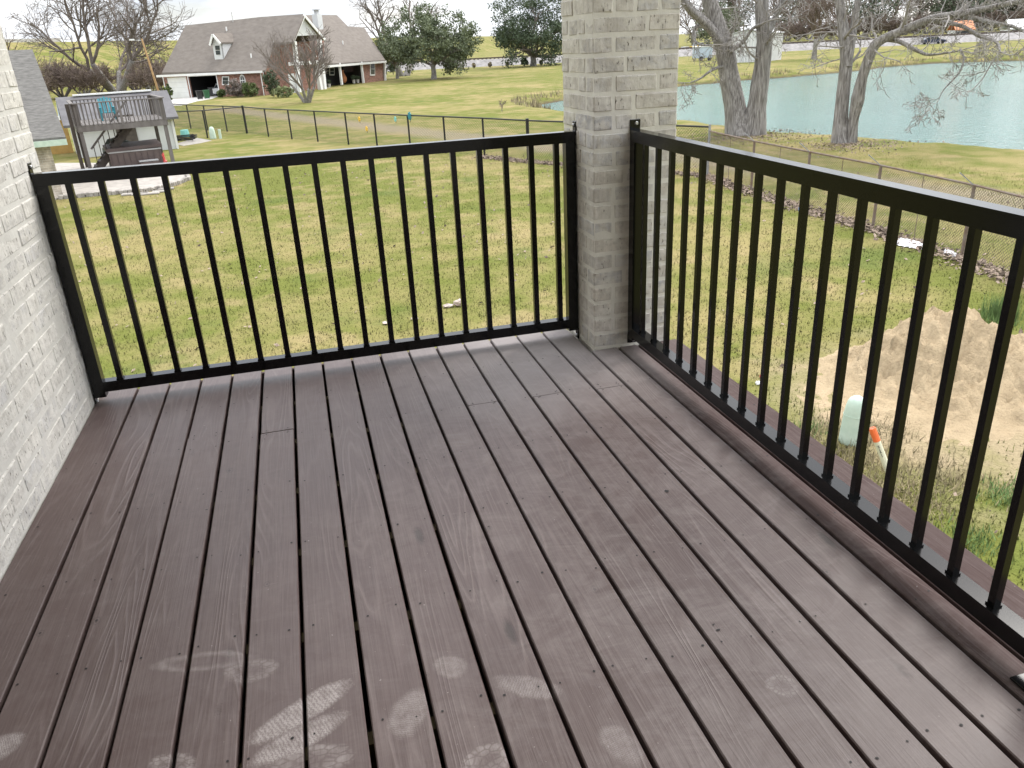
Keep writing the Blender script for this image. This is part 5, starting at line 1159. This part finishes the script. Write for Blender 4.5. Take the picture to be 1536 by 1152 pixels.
# teal chair on the platform
cp_ = Wp(1.35, 2.3, zf); t = thing('garden_chair', 'teal slatted garden chair standing on the wooden platform', 'chair', cp_)
cf = lambda x, y, z: cp_+u*x+v*y+UPV*z
MB().box(cf(0, 0, .34), (.55, .5, .04), math.atan2(u[1], u[0])).build('seat', M['teal'], t)
for k in range(5): MB().beam(cf(-.22+.11*k, .22, .34), cf(-.24+.12*k, .52, 1.0-.04*abs(k-2)), .09, .025, up=v).build('back_slat', M['teal'], t)
for x in (-.3, .3):
    MB().beam(cf(x, -.28, .56), cf(x, .3, .56), .12, .03).build('armrest', M['teal'], t)
    for y in (-.25, .25): MB().beam(cf(x, y, 0), cf(x, y, .55), .07, .05, up=v).build('leg', M['teal'], t)
# hot tub
hc = Wp(1.95, 1.1, ZG+.06); ra = math.atan2(u[1], u[0]); t = thing('hot_tub', 'brown hot tub with a folded dark cover under the wooden platform', 'hot tub', hc)
MB().cbox((0, 0, .45), (2.15, 1.9, .84), .08); tubm = MB().box(hc+UPV*.44, (2.15, 1.9, .86), ra).build('cabinet', M['tubbrown'], t)
for k in range(9): MB().box(hc-v*.965+u*(-1.0+.25*k)+UPV*.42, (.02, .03, .78), ra).build('cabinet_slat', M['tubcover'], t)
MB().box(hc+UPV*.90, (2.22, 1.96, .06), ra).build('rim', M['gravelgrey'], t)
MB().slab([hc-u*1.16-v*1.02+UPV*1.06, hc+u*1.16-v*1.02+UPV*1.10, hc+u*1.16+v*1.02+UPV*1.16, hc-u*1.16+v*1.02+UPV*1.10], (0, 0, -.13)).build('cover', M['tubcover'], t)
for k in range(2): MB().box(hc+u*.45-v*(1.25+.25*k)+UPV*(.45-.22*k), (.8, .3, .05), ra).build('step', M['gravelgrey'], t)
MB().box(hc+u*.45-v*1.3+UPV*.2, (.75, .4, .4), ra).build('step_base', M['tubbrown'], t)
p = gp(184, 238); lump('grill_cover', 'grey green fabric cover draped over a grill behind the hot tub', 'cover', Wp(1.6, 3.2, ZG), (1.0, .6, 1.25), 'cover', 31)
lump('garden_ornament', 'small red garden ornament at the platform post', 'ornament', Wp(WP-.35, .3, ZG+.06), (.13, .13, .55), 'red', 32)
# shed behind
SC = gp(266, 223); sh = thing('garden_shed', 'white sided garden shed with a grey roof behind the platform', 'shed', SC)
Ws, Dsh = 5.0, 4.2; zs = facing(256.5, 172, SC)[2]
S_ = lambda a, b, z: SC-u*a+v*b+np.array([0, 0, z-SC[2]])
MB().slab([S_(0, 0, ZG-.05), S_(Ws, 0, ZG-.05), S_(Ws, 0, zs), S_(0, 0, zs)], v*Dsh).build('wall', M['siding'], sh)
zr2 = plane(200, 138.5, S_(0, Dsh/2, ZG), v)[2]
for b0, b1 in ((-.4, Dsh/2), (Dsh+.4, Dsh/2)): MB().slab([S_(-.35, b0, zs-.1), S_(Ws+.35, b0, zs-.1), S_(Ws+.35, b1, zr2), S_(-.35, b1, zr2)], (0, 0, -.12)).build('roof', M['slate'], sh)
MB().slab([S_(.02, 0, zs), S_(.02, Dsh, zs), S_(.02, Dsh/2, zr2-.1)], -u*.15).build('gable', M['siding'], sh)
MB().beam(S_(-.02, -.02, ZG), S_(-.02, -.02, zs), .12, .12, up=v).build('corner_trim', M['whitepaint'], sh)
dr = MB().slab([S_(1.9, -.02, ZG+.0), S_(2.9, -.02, ZG), S_(2.9, -.02, ZG+2.0), S_(1.9, -.02, ZG+2.0)], -v*.05).build('door', M['darkwood'], sh)
MB().beam(S_(.5, Dsh/2, zr2+.05), S_(4.5, Dsh/2, zr2+.05), .3, .08).build('ridge_cap', M['whitepaint'], sh)
# yellow cedar fence panel with a lamp, pale tarp above it
cfn = thing('cedar_fence', 'yellow cedar board fence beside the neighbour roof', 'fence', gp(104, 228)); q0, q1 = gp(60, 233), gp(111, 229); hh = facing(95, 180, q1)[2]-ZG
for k in range(22): a = q0+(q1-q0)*k/22; b = q0+(q1-q0)*(k+.93)/22; MB().slab([a, b, b+UPV*hh, a+UPV*hh], v*.03).build('board', M['cedar'], cfn)
lp = q0+(q1-q0)*.6+UPV*hh*.55-v*.15; MB().box(lp, (.2, .2, .35), 0).build('wall_lamp', M['whitepaint'], cfn)
bx = gp(93, 205); o = thing('pale_screen', 'pale blue and white screen above the cedar fence', 'screen', gp(92, 215)); q = [facing(x, y, gp(92, 215)) for x, y in ((84, 153), (91, 152), (97, 174), (88, 176))]
MB().slab(q, vd*.08).build('panel', M['paleblue'], o); MB().beam(q[0]+UPV*.05, q[1]+UPV*.05, .1, .12).build('top_bar', M['whitepaint'], o); MB().box((q[2]+q[3])/2-UPV*.1, (.8, .2, .3), 0).build('roll', M['whitepaint'], o)
# small things by the fence
b = gp(320, 208); pedestal('pale green domed utility pedestal at the black fence corner', b, facing(317, 190, b)[2]-ZG, 5/px_m(b)*.85)
b = gp(331, 208); o = MB().tube([b-UPV*.05, np.array([*facing(328.5, 194, b)[:2], facing(328.5, 194, b)[2]])], 2.0/px_m(b), 8).build('utility_stake', M['pedgreen']); tag(o, 'short pale green utility stake beside the far pedestal', 'stake')
b = gp(279, 209)+UPV*.15; t = thing('plastic_bucket', 'faded teal plastic bucket upturned by the white shed', 'bucket', b); s_ = 1/px_m(b); MB().lathe(b, [(7*s_, 0), (5.6*s_, 10*s_)], 14).build('body', M['tealpale'], t); MB().lathe(b, [(7.5*s_, 0), (7.5*s_, 1*s_)], 14).build('rim', M['tealpale'], t)
t = thing('hose_coil', 'coil of black hose heaped at the foot of the bucket', 'hose', gp(276, 213)); c = gp(276, 213); rg = np.random.default_rng(8)
pts = [c+np.array([.7*math.cos(k*.55)*(1+.15*rg.normal()), .35*math.sin(k*.55), .05+.008*k+.03*rg.random()]) for k in range(46)]; MB().tube(smooth_path(pts, 2), .035, 5).build('hose', M['tyre'], t)
struct(flat('bare_soil', ((262, 216), (296, 207), (318, 211), (300, 215), (275, 219)), 0.012, 'stone', 0.02))
for i, (q, mat, lb) in enumerate((((615, 174), 'teal', 'blue bird ornament on top of the black fence'), ((593.5, 178.5), 'tealpale', 'pale teal ornament hung on the black fence'), ((539.5, 178.5), 'yellow', 'yellow ring ornament high on the black fence'), ((550.5, 193), 'yellow', 'yellow flower ornament low on the black fence'))):
    a, b = (bp[9], bp[10]) if i < 2 else (bp[8], bp[9]); n_ = unit(np.cross(b-a, UPV)); c = plane(*q, a, n_); t = thing('fence_ornament', lb, 'ornament', c)
    r0 = .17 if i == 0 else .11; kk = 7
    MB().slab([c+unit(b-a)*r0*math.cos(2*math.pi*k/14)*(1 if k % 2 else .72)*.8+UPV*r0*1.2*math.sin(2*math.pi*k/14)*(1 if k % 2 else .72) for k in range(14)], n_*.05).build('body', M[mat], t)
    MB().tube([c-UPV*r0*.9, c-UPV*r0*1.7], .012, 4).build('hook', M['blackwire'], t)
# pole, mast, barrier on the levee
b = gp(241, 147); t = thing('utility_pole', 'tan wooden utility pole beside the driveway', 'pole', b); tp = facing(212.5, 58, b); MB().tube([b-UPV*.2, tp], [.15, .11], 9).build('pole', M['tanwood'], t)
MB().beam(tp-UPV*.2, tp-UPV*.1-ud*-1.2, .06, .06).build('lamp_arm', M['gravelgrey'], t); MB().box(tp+ud*1.2+UPV*-.08, (.6, .3, .18), .3).build('lamp_head', M['whitepaint'], t)
b = gp(62, 128); t = thing('radio_mast', 'thin dark radio mast beyond the neighbour roof', 'mast', b); a_ = facing(47, 30, b); MB().tube([b, a_], [.09, .04], 5).build('mast', M['gravelgrey'], t); MB().beam(a_-UPV*.6-ud*.4, a_-UPV*.6+ud*.4, .05, .05).build('cross_arm', M['gravelgrey'], t)
pa, pb = np.array([*up_pt(4, 66, 6.0), 6.0]), np.array([*up_pt(92, 63.8, 6.0), 6.0]); t = thing('road_barrier', 'pale concrete road barrier along the top of the levee', 'barrier', (pa+pb)/2)
for k in range(6): a = pa+(pb-pa)*k/6; b = pa+(pb-pa)*(k+.96)/6; MB().beam(a+UPV*.45, b+UPV*.45, .3, .9).build('barrier_section', M['concrete'], t)
for i, (q, mat, lb, L, pk) in enumerate((((758, 55), 'carblue', 'dark blue truck driving on top of the levee', 8.0, True), ((737, 55.5), 'carwhite', 'white car driving on top of the levee', 5.0, False))):
    p2 = up_pt(q[0], q[1], 6.0); car(lb, np.array([*p2, 6.0]), math.atan2(ld[1], ld[0]), mat, L, 3.0 if pk else 1.6, pk)
# far bank: white metal shed, trailer, cars
b = gp(1148, 92.5); t = thing('metal_shed', 'white metal shed on the far bank behind the forked tree', 'shed', b); fdir = unit(np.array([b[0], b[1], 0])); ldir = np.array([-fdir[1], fdir[0], 0]); ldir = unit(ldir+fdir*0.12); sdir = np.array([ldir[1], -ldir[0], 0])*-1
sdir = unit(fdir-ldir*0.35)
hz_ = facing(1147.5, 51, b)[2]; W2 = float(np.linalg.norm(facing(1089, 95, b)-facing(1148, 92.5, b))); hl = hz_+.7
MB().slab([b-UPV*.2, b+ldir*W2-UPV*.2, b+ldir*W2+UPV*(hz_-ZG), b+ldir*W2*.5+UPV*(hl-ZG), b+UPV*(hz_-ZG)], sdir*7).build('wall', M['siding'], t)
for k in range(14): a = b+ldir*W2*(k+.5)/14-sdir*.03; MB().beam(a, a+UPV*(hz_-ZG+.6*(1-abs(2*(k+.5)/14-1))), .1, .06, up=sdir).build('wall_rib', M['whitepaint'], t)
for e_, s in ((b-ldir*.15, b+ldir*W2*.5), (b+ldir*(W2+.15), b+ldir*W2*.5)): MB().slab([e_+UPV*(hz_-ZG)-sdir*.2, s+UPV*(hl-ZG+.04)-sdir*.2, s+UPV*(hl-ZG+.04)+sdir*7.2, e_+UPV*(hz_-ZG)+sdir*7.2], UPV*.12).build('roof', M['gravelgrey'], t)
MB().beam(b-ldir*.06-sdir*.06, b-ldir*.06-sdir*.06+UPV*(hz_-ZG), .16, .16, up=sdir).build('corner_trim', M['whitepaint'], t)
b = gp(1053, 91); t = thing('blue_trailer', 'pale blue box trailer beside the white metal shed', 'trailer', b); s_ = 1/px_m(b)
MB().box(b+UPV*8*s_+UPV*.4, (25*s_, 2.2, 15*s_), -.2).build('box_body', M['paleblue'], t); MB().box(b+UPV*(16.2*s_+.4), (26*s_, 2.4, .15), -.2).build('roof', M['whitepaint'], t)
for s in (-.8, .8): MB().tube([b+np.array([s, -1.25, .35]), b+np.array([s, -1.0, .35])], .35, 10).build('wheel', M['tyre'], t)
b = gp(1040, 80); t = thing('yellow_machine', 'small yellow machine standing behind the blue trailer', 'machine', b); MB().box(b+UPV*1.0, (1.4, 1.2, 1.2), .2).build('cab', M['yellow'], t); MB().box(b+UPV*.35+np.array([0, 0, 0]), (2.2, 1.3, .4), .2).build('track', M['tyre'], t); MB().beam(b+UPV*1.0, b+np.array([1.6, 0, 1.9]), .2, .2).build('arm', M['yellow'], t)
car('silver car parked beyond the railway behind the forked tree', gp(1050, 73), .1, 'carsilver', 4.8, 1.7); car('white pickup parked by the blue trailer', gp(1028, 82), .2, 'carwhite', 5.2, 1.7, True)
b = gp(1352, 70); car('dark car parked on the far grass under the bare limb', gp(1400, 66), -.3, 'carblue', 4.6, 1.4)
for i, (q, mat, wd, ht, lb) in enumerate((((1440, 46), 'terracotta', 26, 13, 'low red roofed building among the trees beyond the railway'), ((1525, 44), 'siding', 34, 12, 'low white building among the trees beyond the railway'))):
    b = gp(q[0], q[1]+9); s_ = 1/px_m(b); t = thing('far_building', lb, 'building', b); MB().box(b+UPV*ht*s_*.35, (wd*s_, 8, ht*s_*.7), -.5).build('wall', M['siding'], t)
    dx_ = np.array([math.cos(-.5), math.sin(-.5), 0]); dy_ = np.array([-dx_[1], dx_[0], 0]); h1 = ht*s_*.7
    for sg in (-1, 1): MB().slab([b+dx_*wd*s_*.53+dy_*sg*4.5+UPV*h1, b-dx_*wd*s_*.53+dy_*sg*4.5+UPV*h1, b-dx_*wd*s_*.53+UPV*(h1+2.2), b+dx_*wd*s_*.53+UPV*(h1+2.2)], UPV*.2).build('roof', M[mat], t)
    for k in range(4): MB().box(b+dx_*wd*s_*(k-1.5)*.22-dy_*4.03+UPV*h1*.5, (1.4, .08, 1.3), -.5).build('window', M['glass'], t)
